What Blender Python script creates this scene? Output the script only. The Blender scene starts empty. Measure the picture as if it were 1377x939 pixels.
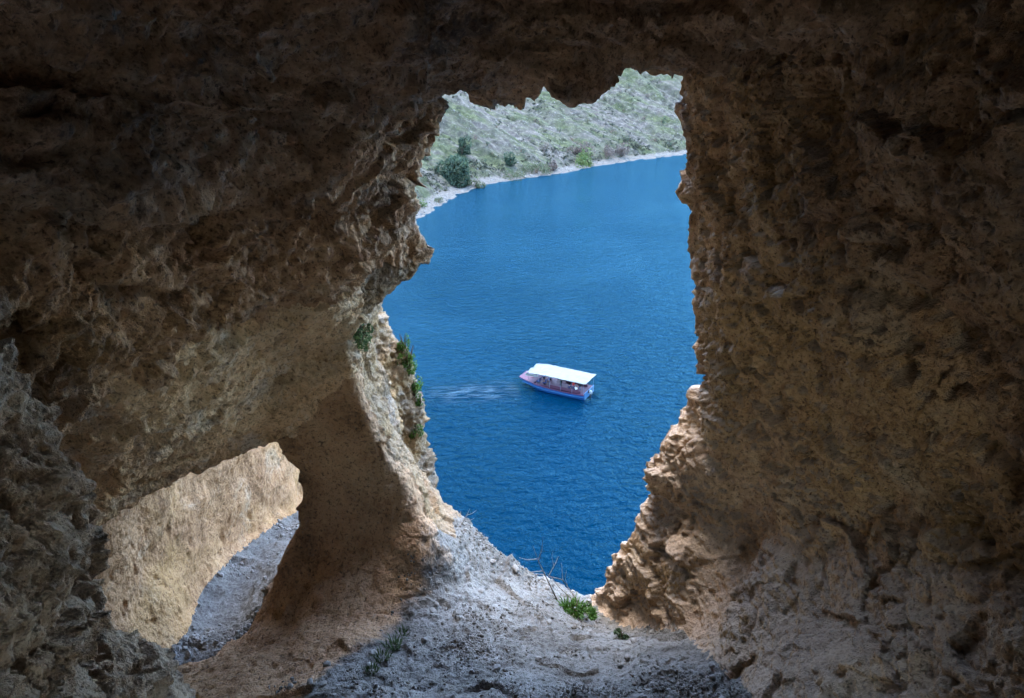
import bpy, bmesh, math, random
import numpy as np
from mathutils import Vector, Matrix

random.seed(7)
RNG = np.random.default_rng(11)
SC = bpy.context.scene
COL = SC.collection
H = 55.0                      # height of the eye above the river (m)
PITCH = math.radians(22.0)
FPX = 995.0

# ------------------------------------------------------------------ camera
cam = bpy.data.cameras.new('camera')
cam.sensor_width = 36.0
cam.lens = 36.0 * FPX / 1377.0
cam.clip_start = 0.02
cam.clip_end = 6000.0
cam_o = bpy.data.objects.new('camera', cam)
cam_o.location = (0, 0, H)
cam_o.rotation_euler = (math.radians(90.0) - PITCH, 0, 0)
COL.objects.link(cam_o)
SC.camera = cam_o

# ------------------------------------------------------------------ light
SUN_AZ = math.radians(-12.0)       # clockwise from +Y : ahead, high over the far bank; a bright hazy sky
SUN_EL = math.radians(73.0)
world = bpy.data.worlds.new('World')
SC.world = world
world.use_nodes = True
wn = world.node_tree
bg = wn.nodes['Background']
sky = wn.nodes.new('ShaderNodeTexSky')
sky.sky_type = 'NISHITA'
sky.sun_disc = False
sky.sun_elevation = SUN_EL
sky.sun_rotation = SUN_AZ
sky.dust_density = 0.6
sky.air_density = 1.3
sky.ozone_density = 2.0
wn.links.new(sky.outputs[0], bg.inputs[0])
bg.inputs[1].default_value = 0.15
sun = bpy.data.lights.new('sun', 'SUN')
sun.energy = 0.5
sun.angle = math.radians(22.0)
sun.color = (1.0, 0.95, 0.87)
sun_o = bpy.data.objects.new('sun', sun)
d = Vector((math.sin(SUN_AZ) * math.cos(SUN_EL), math.cos(SUN_AZ) * math.cos(SUN_EL), math.sin(SUN_EL)))
sun_o.rotation_euler = d.to_track_quat('Z', 'Y').to_euler()
sun_o.location = (30, -30, H + 60)
COL.objects.link(sun_o)

SC.view_settings.view_transform = 'Standard'
SC.view_settings.look = 'None'
SC.view_settings.gamma = 1.0
SC.view_settings.exposure = 3.85
SC.render.engine = 'CYCLES'
SC.cycles.use_denoising = True
SC.cycles.adaptive_threshold = 0.03
SC.cycles.max_bounces = 12
SC.cycles.diffuse_bounces = 10
SC.cycles.glossy_bounces = 3
SC.cycles.transparent_max_bounces = 6
SC.cycles.sample_clamp_indirect = 6.0

# ------------------------------------------------------------------ helpers
cP, sP = math.cos(PITCH), math.sin(PITCH)

def ray(px, py):
    u = (px - 688.5) / FPX
    v = (469.5 - py) / FPX
    return np.array([u, cP + v * sP, -sP + v * cP])

def P(px, py, Y):
    """point at horizontal distance Y in front of the eye; eye = origin"""
    r = ray(px, py)
    return r * (Y / r[1])

def W(px, py, z=0.0):
    """point on the level z (world, river = 0)"""
    r = ray(px, py)
    p = r * ((z - H) / r[2])
    return Vector((p[0], p[1], z))

_perm = RNG.permutation(256).astype(np.int32)
_perm = np.concatenate([_perm, _perm, _perm])
_g = RNG.normal(size=(256, 3)).astype(np.float32)
_g /= np.linalg.norm(_g, axis=1)[:, None]

def noise(p):
    p = np.asarray(p, np.float32)
    i = np.floor(p).astype(np.int32)
    f = p - i
    i &= 255
    w = f * f * f * (f * (f * 6 - 15) + 10)
    out = np.zeros(len(p), np.float32)
    for dx in (0, 1):
        wx = w[:, 0] if dx else 1 - w[:, 0]
        for dy in (0, 1):
            wy = w[:, 1] if dy else 1 - w[:, 1]
            for dz in (0, 1):
                wz = w[:, 2] if dz else 1 - w[:, 2]
                hsh = _perm[_perm[_perm[i[:, 0] + dx] + i[:, 1] + dy] + i[:, 2] + dz]
                gr = _g[hsh]
                dot = gr[:, 0] * (f[:, 0] - dx) + gr[:, 1] * (f[:, 1] - dy) + gr[:, 2] * (f[:, 2] - dz)
                out += wx * wy * wz * dot
    return out * 1.5

def fbm(p, octv=4, gain=0.5, lac=2.07):
    p = np.asarray(p, np.float32)
    s = np.zeros(len(p), np.float32)
    a = 1.0
    for k in range(octv):
        s += a * noise(p + 17.3 * k)
        p = p * lac
        a *= gain
    return s

_cell = RNG.random((4096, 4)).astype(np.float32)

def worley(p):
    """distance to nearest feature point and that point's random value"""
    p = np.asarray(p, np.float32)
    i = np.floor(p).astype(np.int64)
    f = (p - i).astype(np.float32)
    best = np.full(len(p), 9.0, np.float32)
    val = np.zeros(len(p), np.float32)
    for dx in (-1, 0, 1):
        for dy in (-1, 0, 1):
            for dz in (-1, 0, 1):
                k = ((i[:, 0] + dx) * 73856093 ^ (i[:, 1] + dy) * 19349663 ^ (i[:, 2] + dz) * 83492791) & 4095
                c = _cell[k]
                dd = (dx + c[:, 0] - f[:, 0]) ** 2 + (dy + c[:, 1] - f[:, 1]) ** 2 + (dz + c[:, 2] - f[:, 2]) ** 2
                m = dd < best
                best = np.where(m, dd, best)
                val = np.where(m, c[:, 3], val)
    return np.sqrt(best), val

def facets(p, tilt=1.0):
    """broken planar faces: each cell of a Voronoi split has its own offset and tilt"""
    p = np.asarray(p, np.float32)
    i = np.floor(p).astype(np.int64)
    f = (p - i).astype(np.float32)
    best = np.full(len(p), 9.0, np.float32)
    val = np.zeros(len(p), np.float32)
    for dx in (-1, 0, 1):
        for dy in (-1, 0, 1):
            for dz in (-1, 0, 1):
                k = ((i[:, 0] + dx) * 73856093 ^ (i[:, 1] + dy) * 19349663 ^ (i[:, 2] + dz) * 83492791) & 4095
                c = _cell[k]
                e0 = f[:, 0] - dx - c[:, 0]; e1 = f[:, 1] - dy - c[:, 1]; e2 = f[:, 2] - dz - c[:, 2]
                dd = e0 * e0 + e1 * e1 + e2 * e2
                m = dd < best
                best = np.where(m, dd, best)
                t = _cell[(k * 7 + 13) & 4095] - 0.5
                val = np.where(m, (c[:, 3] - 0.5) + tilt * 2 * (t[:, 0] * e0 + t[:, 1] * e1 + t[:, 2] * e2), val)
    return val

def sstep(a, b, x):
    t = np.clip((x - a) / (b - a), 0, 1)
    return t * t * (3 - 2 * t)

def mesh_np(name, verts, faces, mat=None, parent=None, smooth=True, normals=None):
    verts = np.asarray(verts, np.float32)
    faces = np.asarray(faces, np.int32)
    n = faces.shape[1]
    me = bpy.data.meshes.new(name)
    me.vertices.add(len(verts))
    me.vertices.foreach_set('co', verts.ravel())
    me.loops.add(faces.size)
    me.loops.foreach_set('vertex_index', faces.ravel())
    me.polygons.add(len(faces))
    me.polygons.foreach_set('loop_start', np.arange(0, faces.size, n, dtype=np.int32))
    me.polygons.foreach_set('use_smooth', np.full(len(faces), smooth))
    me.update(calc_edges=True)
    if normals is not None:
        me.normals_split_custom_set_from_vertices(np.ascontiguousarray(normals))
    ob = bpy.data.objects.new(name, me)
    COL.objects.link(ob)
    if mat:
        me.materials.append(mat)
    if parent:
        ob.parent = parent
    return ob

def bm_obj(name, bm, mat, parent=None, smooth=False):
    me = bpy.data.meshes.new(name)
    bm.normal_update()
    bm.to_mesh(me)
    bm.free()
    if smooth:
        for p in me.polygons:
            p.use_smooth = True
    ob = bpy.data.objects.new(name, me)
    COL.objects.link(ob)
    if mat:
        me.materials.append(mat)
    if parent:
        ob.parent = parent
    return ob

def empty(name, loc, rz=0.0):
    o = bpy.data.objects.new(name, None)
    o.location = loc
    o.rotation_euler = (0, 0, rz)
    o.empty_display_size = 0.2
    COL.objects.link(o)
    return o

def tag(o, label=None, cat=None, group=None, kind=None):
    if label: o['label'] = label
    if cat: o['category'] = cat
    if group: o['group'] = group
    if kind: o['kind'] = kind
    return o

# ------------------------------------------------------------------ materials
class NT:
    def __init__(self, name):
        self.m = bpy.data.materials.new(name)
        self.m.use_nodes = True
        self.t = self.m.node_tree
        self.b = self.t.nodes['Principled BSDF']
        self.b.inputs['Specular IOR Level'].default_value = 0.25
        self.b.inputs['Roughness'].default_value = 0.9
    def n(self, typ, **kw):
        nd = self.t.nodes.new(typ)
        for k, v in kw.items():
            setattr(nd, k, v)
        return nd
    def l(self, a, b):
        self.t.links.new(a, b)
    def coord(self, scale=(1, 1, 1), rot=(0, 0, 0), loc=(0, 0, 0)):
        tc = self.n('ShaderNodeTexCoord')
        mp = self.n('ShaderNodeMapping')
        mp.inputs['Scale'].default_value = scale
        mp.inputs['Rotation'].default_value = rot
        mp.inputs['Location'].default_value = loc
        self.l(tc.outputs['Object'], mp.inputs[0])
        return mp.outputs[0]
    def noise(self, vec, scale, detail=6, rough=0.6, dist=0.0):
        nd = self.n('ShaderNodeTexNoise')
        nd.inputs['Scale'].default_value = scale
        nd.inputs['Detail'].default_value = detail
        nd.inputs['Roughness'].default_value = rough
        nd.inputs['Distortion'].default_value = dist
        self.l(vec, nd.inputs['Vector'])
        return nd.outputs[0]
    def vor(self, vec, scale, feature='F1'):
        nd = self.n('ShaderNodeTexVoronoi', feature=feature)
        nd.inputs['Scale'].default_value = scale
        self.l(vec, nd.inputs['Vector'])
        return nd.outputs[0]
    def ramp(self, fac, stops, interp='LINEAR'):
        r = self.n('ShaderNodeValToRGB')
        r.color_ramp.interpolation = interp
        el = r.color_ramp.elements
        while len(el) < len(stops):
            el.new(0.5)
        for e, (p, c) in zip(el, stops):
            e.position = p
            e.color = (c, c, c, 1) if isinstance(c, (int, float)) else (*c, 1)
        self.l(fac, r.inputs[0])
        return r.outputs[0]
    def mix(self, fac, a, b, blend='MIX'):
        m = self.n('ShaderNodeMix', data_type='RGBA', blend_type=blend)
        for s, v in ((m.inputs[0], fac), (m.inputs[6], a), (m.inputs[7], b)):
            if hasattr(v, 'is_linked') or hasattr(v, 'links'):
                self.l(v, s)
            elif isinstance(v, (int, float)):
                s.default_value = v if s.type == 'VALUE' else (v, v, v, 1)
            else:
                s.default_value = (*v, 1)
        return m.outputs[2]
    def math(self, op, a, b=0.0):
        m = self.n('ShaderNodeMath', operation=op)
        for s, v in ((m.inputs[0], a), (m.inputs[1], b)):
            if isinstance(v, (int, float)):
                s.default_value = v
            else:
                self.l(v, s)
        return m.outputs[0]
    def bump(self, h, dist, strength=1.0, prev=None):
        b = self.n('ShaderNodeBump')
        b.inputs['Strength'].default_value = strength
        b.inputs['Distance'].default_value = dist
        self.l(h, b.inputs['Height'])
        if prev is not None:
            self.l(prev, b.inputs['Normal'])
        return b.outputs[0]
    def color(self, c):
        if hasattr(c, 'links'):
            self.l(c, self.b.inputs['Base Color'])
        else:
            self.b.inputs['Base Color'].default_value = (*c, 1)
    def normal(self, n):
        self.l(n, self.b.inputs['Normal'])

def mat_plain(name, col, rough=0.6, spec=0.3, var=0.15, scale=6.0, metal=0.0):
    t = NT(name)
    v = t.coord()
    n = t.noise(v, scale, 4, 0.6)
    c = t.mix(n, tuple(x * (1 - var) for x in col), tuple(min(1, x * (1 + var)) for x in col))
    t.color(c)
    t.b.inputs['Roughness'].default_value = rough
    t.b.inputs['Specular IOR Level'].default_value = spec
    t.b.inputs['Metallic'].default_value = metal
    return t.m

def mat_rock(name, dark, mid, light, pale=(0.5, 0.46, 0.40), pale_at=0.62, stain=0.35, stretch=(1, 1, 1), speck=0.5, bumpd=0.012, dust=0.0, dustc=(0.46, 0.43, 0.40), ochre=0.0, crust=None):
    t = NT(name)
    v = t.coord()
    vs = t.coord(scale=stretch)
    n1 = t.noise(vs, 1.6, 4, 0.62, 0.4)
    n2 = t.noise(vs, 7.0, 5, 0.68, 0.3)
    n3 = t.noise(v, 38.0, 3, 0.7)
    f = t.math('ADD', t.math('MULTIPLY', n1, 0.45), t.math('ADD', t.math('MULTIPLY', n2, 0.4), t.math('MULTIPLY', n3, 0.25)))
    c = t.ramp(f, [(0.40, dark), (0.53, mid), (0.68, light)])
    if crust:
        at = t.n('ShaderNodeAttribute'); at.attribute_name = 'crust'
        ca = t.math('ADD', at.outputs['Fac'], t.math('MULTIPLY', t.math('SUBTRACT', n2, 0.5), 1.1))
        cfac = t.ramp(ca, [(0.38, 0.0), (0.62, 1.0)])
        ccol = t.ramp(f, [(0.40, crust[0]), (0.53, crust[1]), (0.68, crust[2])])
    # pale mineral crust in patches
    pn = t.noise(v, 3.1, 5, 0.72, 0.6)
    c = t.mix(t.ramp(pn, [(pale_at - 0.05, 0.0), (pale_at + 0.07, 0.75)]), c, pale)
    if crust:
        c = t.mix(cfac, c, ccol)
    # brown iron stain and soot patches
    sn = t.noise(vs, 2.3, 5, 0.66, 0.8)
    c = t.mix(t.ramp(sn, [(0.54, 0.0), (0.68, stain)]), c, tuple(x * 0.45 for x in dark))
    if ochre:
        c = t.mix(t.ramp(t.noise(v, 1.1, 4, 0.6, 0.5), [(0.46, 0.0), (0.62, ochre)]), c, (0.48, 0.29, 0.09))
    # mixed grains
    gv = t.noise(v, 60.0, 3, 0.75)
    c = t.mix(t.ramp(gv, [(0.34, 0.75), (0.47, 0.0)]), c, tuple(x * 0.45 for x in dark))
    c = t.mix(t.ramp(gv, [(0.56, 0.0), (0.72, 0.6)]), c, light)
    if dust:
        ge = t.n('ShaderNodeNewGeometry'); sp = t.n('ShaderNodeSeparateXYZ'); t.l(ge.outputs['Normal'], sp.inputs[0])
        du = t.math('ADD', sp.outputs[2], t.math('MULTIPLY', t.math('SUBTRACT', n2, 0.5), 0.9))
        c = t.mix(t.ramp(du, [(0.12, 0.0), (0.55, dust)]), c, dustc)
    vo = t.vor(v, 85.0)
    c = t.mix(t.ramp(vo, [(0.10, speck), (0.32, 0.0)]), c, tuple(x * 0.6 for x in dark))
    t.color(c)
    t.b.inputs['Roughness'].default_value = 0.72
    t.b.inputs['Specular IOR Level'].default_value = 0.4
    hgt = t.math('ADD', t.noise(v, 30.0, 5, 0.78), t.math('MULTIPLY', t.noise(v, 130.0, 2, 0.6), 0.22))
    b2 = t.bump(hgt, bumpd * 2.0, 1.0)
    t.normal(b2)
    return t.m

M = {}
M['ceil'] = mat_rock('ceiling_rock', (0.115, 0.062, 0.034), (0.50, 0.305, 0.18), (0.72, 0.49, 0.31), pale=(0.60, 0.51, 0.42), pale_at=0.61, stretch=(1, 1, 1.8), ochre=0.22, stain=0.7)
M['right'] = mat_rock('wall_rock', (0.110, 0.055, 0.027), (0.47, 0.275, 0.145), (0.70, 0.465, 0.27), pale=(0.60, 0.475, 0.35), pale_at=0.60, dust=0.6, dustc=(0.37, 0.305, 0.255), ochre=0.4, stain=0.7)
M['left'] = mat_rock('left_rock', (0.10, 0.056, 0.032), (0.33, 0.215, 0.135), (0.56, 0.43, 0.32), pale=(0.66, 0.62, 0.57), pale_at=0.56, dust=0.25, dustc=(0.50, 0.45, 0.41), stain=0.6)
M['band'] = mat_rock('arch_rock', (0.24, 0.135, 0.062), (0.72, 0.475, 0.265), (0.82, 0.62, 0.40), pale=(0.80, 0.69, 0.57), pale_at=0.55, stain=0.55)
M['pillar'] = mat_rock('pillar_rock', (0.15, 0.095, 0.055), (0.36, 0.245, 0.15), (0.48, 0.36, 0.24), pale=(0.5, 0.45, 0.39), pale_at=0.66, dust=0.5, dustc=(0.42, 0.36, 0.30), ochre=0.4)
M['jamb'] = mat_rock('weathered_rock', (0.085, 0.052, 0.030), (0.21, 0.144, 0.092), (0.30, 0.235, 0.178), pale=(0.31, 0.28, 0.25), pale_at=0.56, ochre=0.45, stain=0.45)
M['floor'] = mat_rock('floor_rock', (0.054, 0.046, 0.039), (0.145, 0.133, 0.121), (0.215, 0.203, 0.190), pale=(0.265, 0.257, 0.247), pale_at=0.53, stain=0.3, crust=((0.17, 0.085, 0.040), (0.47, 0.275, 0.145), (0.60, 0.395, 0.23)))
M['path'] = mat_rock('path_rock', (0.06, 0.056, 0.052), (0.115, 0.11, 0.105), (0.17, 0.165, 0.16), pale=(0.22, 0.215, 0.21), pale_at=0.60)
M['passage'] = mat_rock('passage_rock', (0.18, 0.085, 0.036), (0.40, 0.222, 0.108), (0.52, 0.315, 0.17), pale=(0.50, 0.375, 0.26), pale_at=0.62, stretch=(1, 1, 0.5), stain=0.45, ochre=0.35)
M['cliff'] = mat_rock('cliff_rock', (0.085, 0.06, 0.036), (0.20, 0.148, 0.096), (0.29, 0.235, 0.175), pale=(0.30, 0.28, 0.255), pale_at=0.58, ochre=0.5)

# ------------------------------------------------------------------ the cave: an implicit rock mass, meshed with surface nets
def rbf(pts, vals, eps=0.12, smooth=1e-3):
    pts = np.asarray(pts, float); vals = np.asarray(vals, float)
    n = len(pts)
    r = np.sqrt(((pts[:, None] - pts[None]) ** 2).sum(-1) + eps * eps)
    A = np.zeros((n + 3, n + 3))
    A[:n, :n] = r - smooth * np.eye(n)
    A[:n, n] = 1; A[:n, n + 1:] = pts
    A[n, :n] = 1; A[n + 1:, :n] = pts.T
    w = np.linalg.solve(A, np.concatenate([vals, np.zeros(3)]))
    def f(a, b):
        q = np.stack([a.ravel(), b.ravel()], 1)
        out = w[n] + q @ w[n + 1:]
        for k in range(n):
            out += w[k] * np.sqrt(((q - pts[k]) ** 2).sum(1) + eps * eps)
        return out.reshape(a.shape)
    return f

HH = 0.027
gx = np.arange(-2.25, 1.45, HH)
gy = np.arange(-1.35, 8.3, HH)
gz = np.arange(-4.35, 0.75, HH)
nx, ny, nz = len(gx), len(gy), len(gz)

def dist2(f2, ax0, ax1):
    """signed-distance scale of a height function sampled on two axes"""
    g0, g1 = np.gradient(f2, HH)
    return np.sqrt(1 + np.clip(g0 * g0 + g1 * g1, 0, 9))

def surf_q(pl):
    p = np.array([P(*a) for a in pl])
    return rbf(p[:, [0, 2]], p[:, 1])
def surf_f(pl, eps=0.12):
    p = np.array([P(*a) for a in pl])
    return rbf(p[:, [1, 2]], p[:, 0], eps)
def surf_h(pl):
    p = np.array([P(*a) for a in pl])
    return rbf(p[:, [0, 1]], p[:, 2])

# front face of the hanging rock on the left, the arch band and the pillar (pixel, pixel, distance)
Q = surf_q([
    (0, 0, 1.05), (200, 0, 1.3), (400, 0, 1.65), (600, 0, 2.05), (800, 0, 2.25), (1000, 0, 2.0), (1150, 0, 1.6),
    (700, 60, 2.5), (850, 50, 2.55), (960, 80, 2.35), (1060, 50, 2.0), (650, 140, 2.7), (760, 120, 2.7), (890, 100, 2.6),
    (100, 100, 1.35), (300, 100, 1.65), (500, 100, 2.15), (0, 250, 1.15), (100, 250, 1.5), (300, 250, 1.85), (500, 250, 2.4),
    (540, 300, 2.65), (560, 345, 2.6), (590, 180, 2.6), (0, 440, 1.35), (60, 500, 1.55), (100, 400, 1.55), (300, 400, 2.05), (300, 470, 2.2),
    (430, 350, 2.35), (480, 385, 2.5),
    (100, 600, 1.95), (150, 690, 2.3), (250, 635, 2.62), (370, 595, 2.95), (300, 550, 2.5), (420, 480, 2.72), (200, 580, 2.15),
    (480, 490, 2.75), (410, 560, 2.9), (500, 600, 2.85), (420, 680, 2.98), (520, 690, 2.85), (560, 740, 2.75),
    (420, 760, 2.95), (300, 860, 2.8)])
# window jamb (the pillar's side towards the water)
J = surf_f([
    (533, 240, 2.95), (536, 290, 2.95), (566, 350, 2.9), (562, 322, 2.9), (512, 384, 2.95), (500, 398, 2.95), (583, 140, 2.9), (578, 180, 2.9),
    (470, 400, 2.62), (474, 470, 2.7), (488, 560, 2.75), (540, 640, 2.8), (585, 720, 2.85),
    (508, 395, 3.5), (514, 440, 3.5), (526, 500, 3.5), (536, 560, 3.5), (546, 600, 3.5), (574, 640, 3.5), (606, 668, 3.45), (640, 722, 3.4), (700, 800, 3.4)], 0.05)
# right wall
R = surf_f([
    (917, 105, 3.05), (917, 160, 3.05), (919, 210, 3.05), (916, 270, 3.05), (928, 330, 3.05), (936, 375, 3.05), (930, 430, 3.05), (936, 490, 3.05),
    (925, 555, 3.05), (900, 590, 3.05), (880, 614, 3.05), (872, 680, 3.03), (852, 720, 3.05), (830, 765, 3.06), (803, 818, 3.08),
    (1377, 50, 1.2), (1377, 300, 1.22), (1377, 470, 1.25), (1377, 620, 1.4), (1377, 740, 1.45), (1377, 860, 1.25), (1377, 939, 1.14),
    (1200, 60, 1.62), (1150, 100, 1.8), (1150, 300, 1.82), (1150, 500, 1.82), (1190, 640, 2.0), (1150, 715, 2.1), (1150, 850, 1.72), (1060, 935, 1.74),
    (950, 880, 2.25), (1000, 790, 2.3), (1000, 715, 2.62), (1000, 620, 2.58), (960, 600, 2.7), (1000, 450, 2.45), (1000, 300, 2.45), (1000, 120, 2.45), (880, 830, 2.75), (860, 855, 2.8),
    (920, 740, 2.72), (900, 690, 2.9)])
# floor, sill and the ledge path beyond the doorway
F = surf_h([
    (650, 939, 2.0), (450, 939, 2.0), (850, 939, 2.0), (1060, 939, 1.85), (755, 802, 3.0), (800, 818, 3.1), (830, 845, 2.95), (700, 778, 3.05), (640, 722, 3.15),
    (560, 745, 2.75), (600, 760, 2.8), (520, 800, 2.6), (420, 850, 2.45), (300, 930, 2.15), (650, 850, 2.45), (750, 862, 2.45), (880, 852, 2.5), (960, 880, 2.25),
    (415, 740, 3.0), (380, 800, 2.95), (310, 868, 2.8), (250, 912, 2.68),
    (235, 880, 3.05), (325, 745, 4.1), (395, 700, 4.9), (330, 815, 3.4), (400, 745, 3.9), (430, 700, 4.6), (290, 860, 3.1), (370, 780, 3.5), (450, 640, 6.5), (400, 640, 6.5), (200, 900, 2.5)])
Wl = surf_f([(140, 700, 2.85), (150, 760, 2.85), (190, 850, 2.95), (228, 870, 3.05), (262, 795, 3.6), (322, 735, 4.1), (392, 692, 4.9),
             (240, 640, 3.6), (320, 615, 4.2), (385, 640, 4.9), (395, 560, 5.3), (440, 640, 6.6), (290, 560, 4.1), (60, 600, 2.2), (-100, 700, 1.6)])
Bt = surf_f([(508, 425, 6.6), (542, 490, 6.6), (560, 555, 6.6), (568, 605, 6.6), (585, 650, 6.6), (490, 380, 6.6), (475, 330, 6.6),
             (475, 500, 6.2), (485, 600, 6.2), (525, 500, 7.6), (540, 600, 7.6), (485, 420, 7.6)])

# side of the doorway through the arch, outline on the plane y = 2.9
DO = np.array([P(a, b, c)[[0, 2]] for a, b, c in [
    (150, 700, 2.35), (250, 636, 2.66), (370, 598, 2.95), (393, 635, 2.97), (409, 670, 2.98), (411, 715, 3.0), (385, 770, 3.0), (372, 1050, 3.0), (60, 1050, 2.4), (20, 780, 2.2)]])

def poly_sd(px, pz, poly):
    dmin = np.full(px.shape, 1e9)
    inside = np.zeros(px.shape, bool)
    n = len(poly)
    for i in range(n):
        a = poly[i]; b = poly[(i + 1) % n]
        e = b - a
        wx, wz = px - a[0], pz - a[1]
        t = np.clip((wx * e[0] + wz * e[1]) / (e @ e), 0, 1)
        dmin = np.minimum(dmin, (wx - t * e[0]) ** 2 + (wz - t * e[1]) ** 2)
        c = ((a[1] > pz) != (b[1] > pz)) & (px < (b[0] - a[0]) * (pz - a[1]) / (b[1] - a[1] + 1e-12) + a[0])
        inside ^= c
    dd = np.sqrt(dmin)
    return np.where(inside, -dd, dd)

def smin(a, b, k):
    h = np.clip(k - np.abs(a - b), 0, None) / k
    return np.minimum(a, b) - h * h * k * 0.25
def smax(a, b, k):
    return -smin(-a, -b, k)

X3 = gx[:, None, None].astype(np.float32)
Y3 = gy[None, :, None].astype(np.float32)
Z3 = gz[None, None, :].astype(np.float32)
XZ = np.meshgrid(gx, gz, indexing='ij')
YZ = np.meshgrid(gy, gz, indexing='ij')
XY = np.meshgrid(gx, gy, indexing='ij')
f32 = lambda a: a.astype(np.float32)

q2 = np.clip(Q(*XZ), 0.55, 3.3); qs = dist2(q2, 0, 1)
dQ = f32(q2 / qs)[:, None, :] - Y3 * f32(1 / qs)[:, None, :]          # <0 : behind the face, solid
j2 = J(*YZ); js = dist2(j2, 0, 1)
dJ = (X3 - f32(j2)[None]) * f32(1 / js)[None]                          # <0 : left of the window
# underside of the lintel, as heights over (x, y); a notch at top right as in the outline
lx = np.array([P(a, b, 2.72)[0] for a, b in [(560, 150), (600, 128), (612, 130), (645, 150), (700, 143), (760, 126), (800, 110), (832, 92), (862, 84), (880, 92), (905, 108), (940, 100), (985, 74), (1100, 66), (1200, 40)]])
lz = np.array([P(a, b, 2.72)[2] for a, b in [(560, 150), (600, 128), (612, 130), (645, 150), (700, 143), (760, 126), (800, 110), (832, 92), (862, 84), (880, 92), (905, 108), (940, 100), (985, 74), (1100, 66), (1200, 40)]])
lin2 = 0.03 + 0.03 * sstep(0.15, 0.4, gx)[:, None] + np.interp(gx, lx, lz)[:, None] + 0.05 * np.clip(gy - 2.72, -0.5, 1)[None, :]
dLin = f32(lin2)[:, :, None] - Z3                                      # <0 : above the window
outer2 = 3.5 - 0.35 * sstep(-0.45, -0.2, XZ[0])
dOut = Y3 - f32(outer2)[:, None, :]
dHole = smin(dJ, dLin, 0.06)
dA = smax(smax(dQ, dHole, 0.10), dOut, 0.12)
# doorway
dr2 = poly_sd(XZ[0], XZ[1], DO)
dDoor = f32(dr2)[:, None, :] + 0 * Y3
dA = smax(dA, -dDoor, 0.07)
# passage wall on the far left
w2 = Wl(*YZ); wsc = dist2(w2, 0, 1)
dW = (X3 - f32(w2)[None]) * f32(1 / wsc)[None]
# floor
h2 = F(*XY)
bk = sstep(1.3, 0.2, XY[1]); h2 = h2 * (1 - bk) - 1.72 * bk
hs = dist2(h2, 0, 1)
dF = (Z3 - f32(h2)[:, :, None]) * f32(1 / hs)[:, :, None]
edge2 = np.minimum(XY[1] - 3.18 - 0.25 * sstep(-0.1, -0.5, XY[0]), XY[0] + 0.78 + 0.14 * np.clip(XY[1] - 3.4, 0, 2.5))
dF = smax(dF, f32(edge2)[:, :, None] + 0 * Z3, 0.12)
# right wall
r2 = R(*YZ); r2 = np.where(YZ[0] < 1.0, np.minimum(r2, 1.02), r2); rs = dist2(r2, 0, 1)
dR = (f32(r2)[None] - X3) * f32(1 / rs)[None]
dR = smax(dR, Y3 - 3.12 + 0 * Z3, 0.08)
# near rock on the left
ly = np.array([P(a, b, 1.22) for a, b in [(-40, 380), (0, 440), (55, 540), (98, 600), (128, 655), (160, 720), (178, 780), (196, 838), (216, 858), (236, 905), (262, 945), (330, 1060)]])
l1 = np.interp(-gz, -ly[:, 2], ly[:, 0])
dL = X3 - f32(l1)[None, None, :] + 0.10 * np.clip(0.9 - Y3, 0, 2) * 0
dL = smax(dL + 0 * Y3, Y3 - 1.3 + 0 * X3, 0.16)
# buttress of the cliff further along
b2 = Bt(*YZ); bs = dist2(b2, 0, 1)
dB = (X3 - f32(b2)[None]) * f32(1 / bs)[None]
dB = smax(dB, 6.15 - Y3 + 0 * X3, 0.3)
# roof over the head and the back of the cave
dC = 0.36 - Z3 + 0 * X3 + 0.0 * Y3
dC = smax(dC, Y3 - 2.9, 0.1)
# back wall with a low opening, added to let fill daylight in from behind
dK = Y3 + 1.0 + 0 * X3 + 0 * Z3
fill_opening = np.maximum(np.maximum(X3 - 0.62, -0.05 - X3), Z3 + 0.30) + 0 * Y3
dK = smax(dK, -fill_opening, 0.08)
full = np.ones((nx, ny, nz), np.float32)
prims = [('A', dA), ('W', dW * full), ('F', dF), ('R', dR * full), ('L', dL * full), ('B', dB * full), ('C', dC * full), ('K', dK * full)]
val = None
ids = np.zeros((nx, ny, nz), np.int8)
cur = None
for k, (nm, a) in enumerate(prims):
    a = a.astype(np.float32)
    if val is None:
        val = a.copy(); cur = a.copy()
    else:
        ids[a < cur] = k
        cur = np.minimum(cur, a)
        val = smin(val, a, 0.20 if nm == 'F' else 0.10)
# gentle unevenness in the rock mass itself
cg = [np.arange(g[0], g[-1] + 0.2, 0.12) for g in (gx, gy, gz)]
cp = np.stack(np.meshgrid(*cg, indexing='ij'), -1).reshape(-1, 3)
cn = fbm(cp * 1.7 + 3.1, 2).reshape([len(g) for g in cg])
def up(a, src, dst, axis):
    i = np.clip(((dst - src[0]) / (src[1] - src[0])), 0, len(src) - 1.001)
    i0 = i.astype(int); f = (i - i0).astype(np.float32)
    sh = [1, 1, 1]; sh[axis] = -1
    return np.take(a, i0, axis) * (1 - f.reshape(sh)) + np.take(a, i0 + 1, axis) * f.reshape(sh)
for ax, g in enumerate((gx, gy, gz)):
    cn = up(cn, cg[ax], g, ax)
val += cn * 0.035
val[:, -1, :] = np.where(val[:, -1, :] < 0, 0.01, val[:, -1, :])

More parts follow.
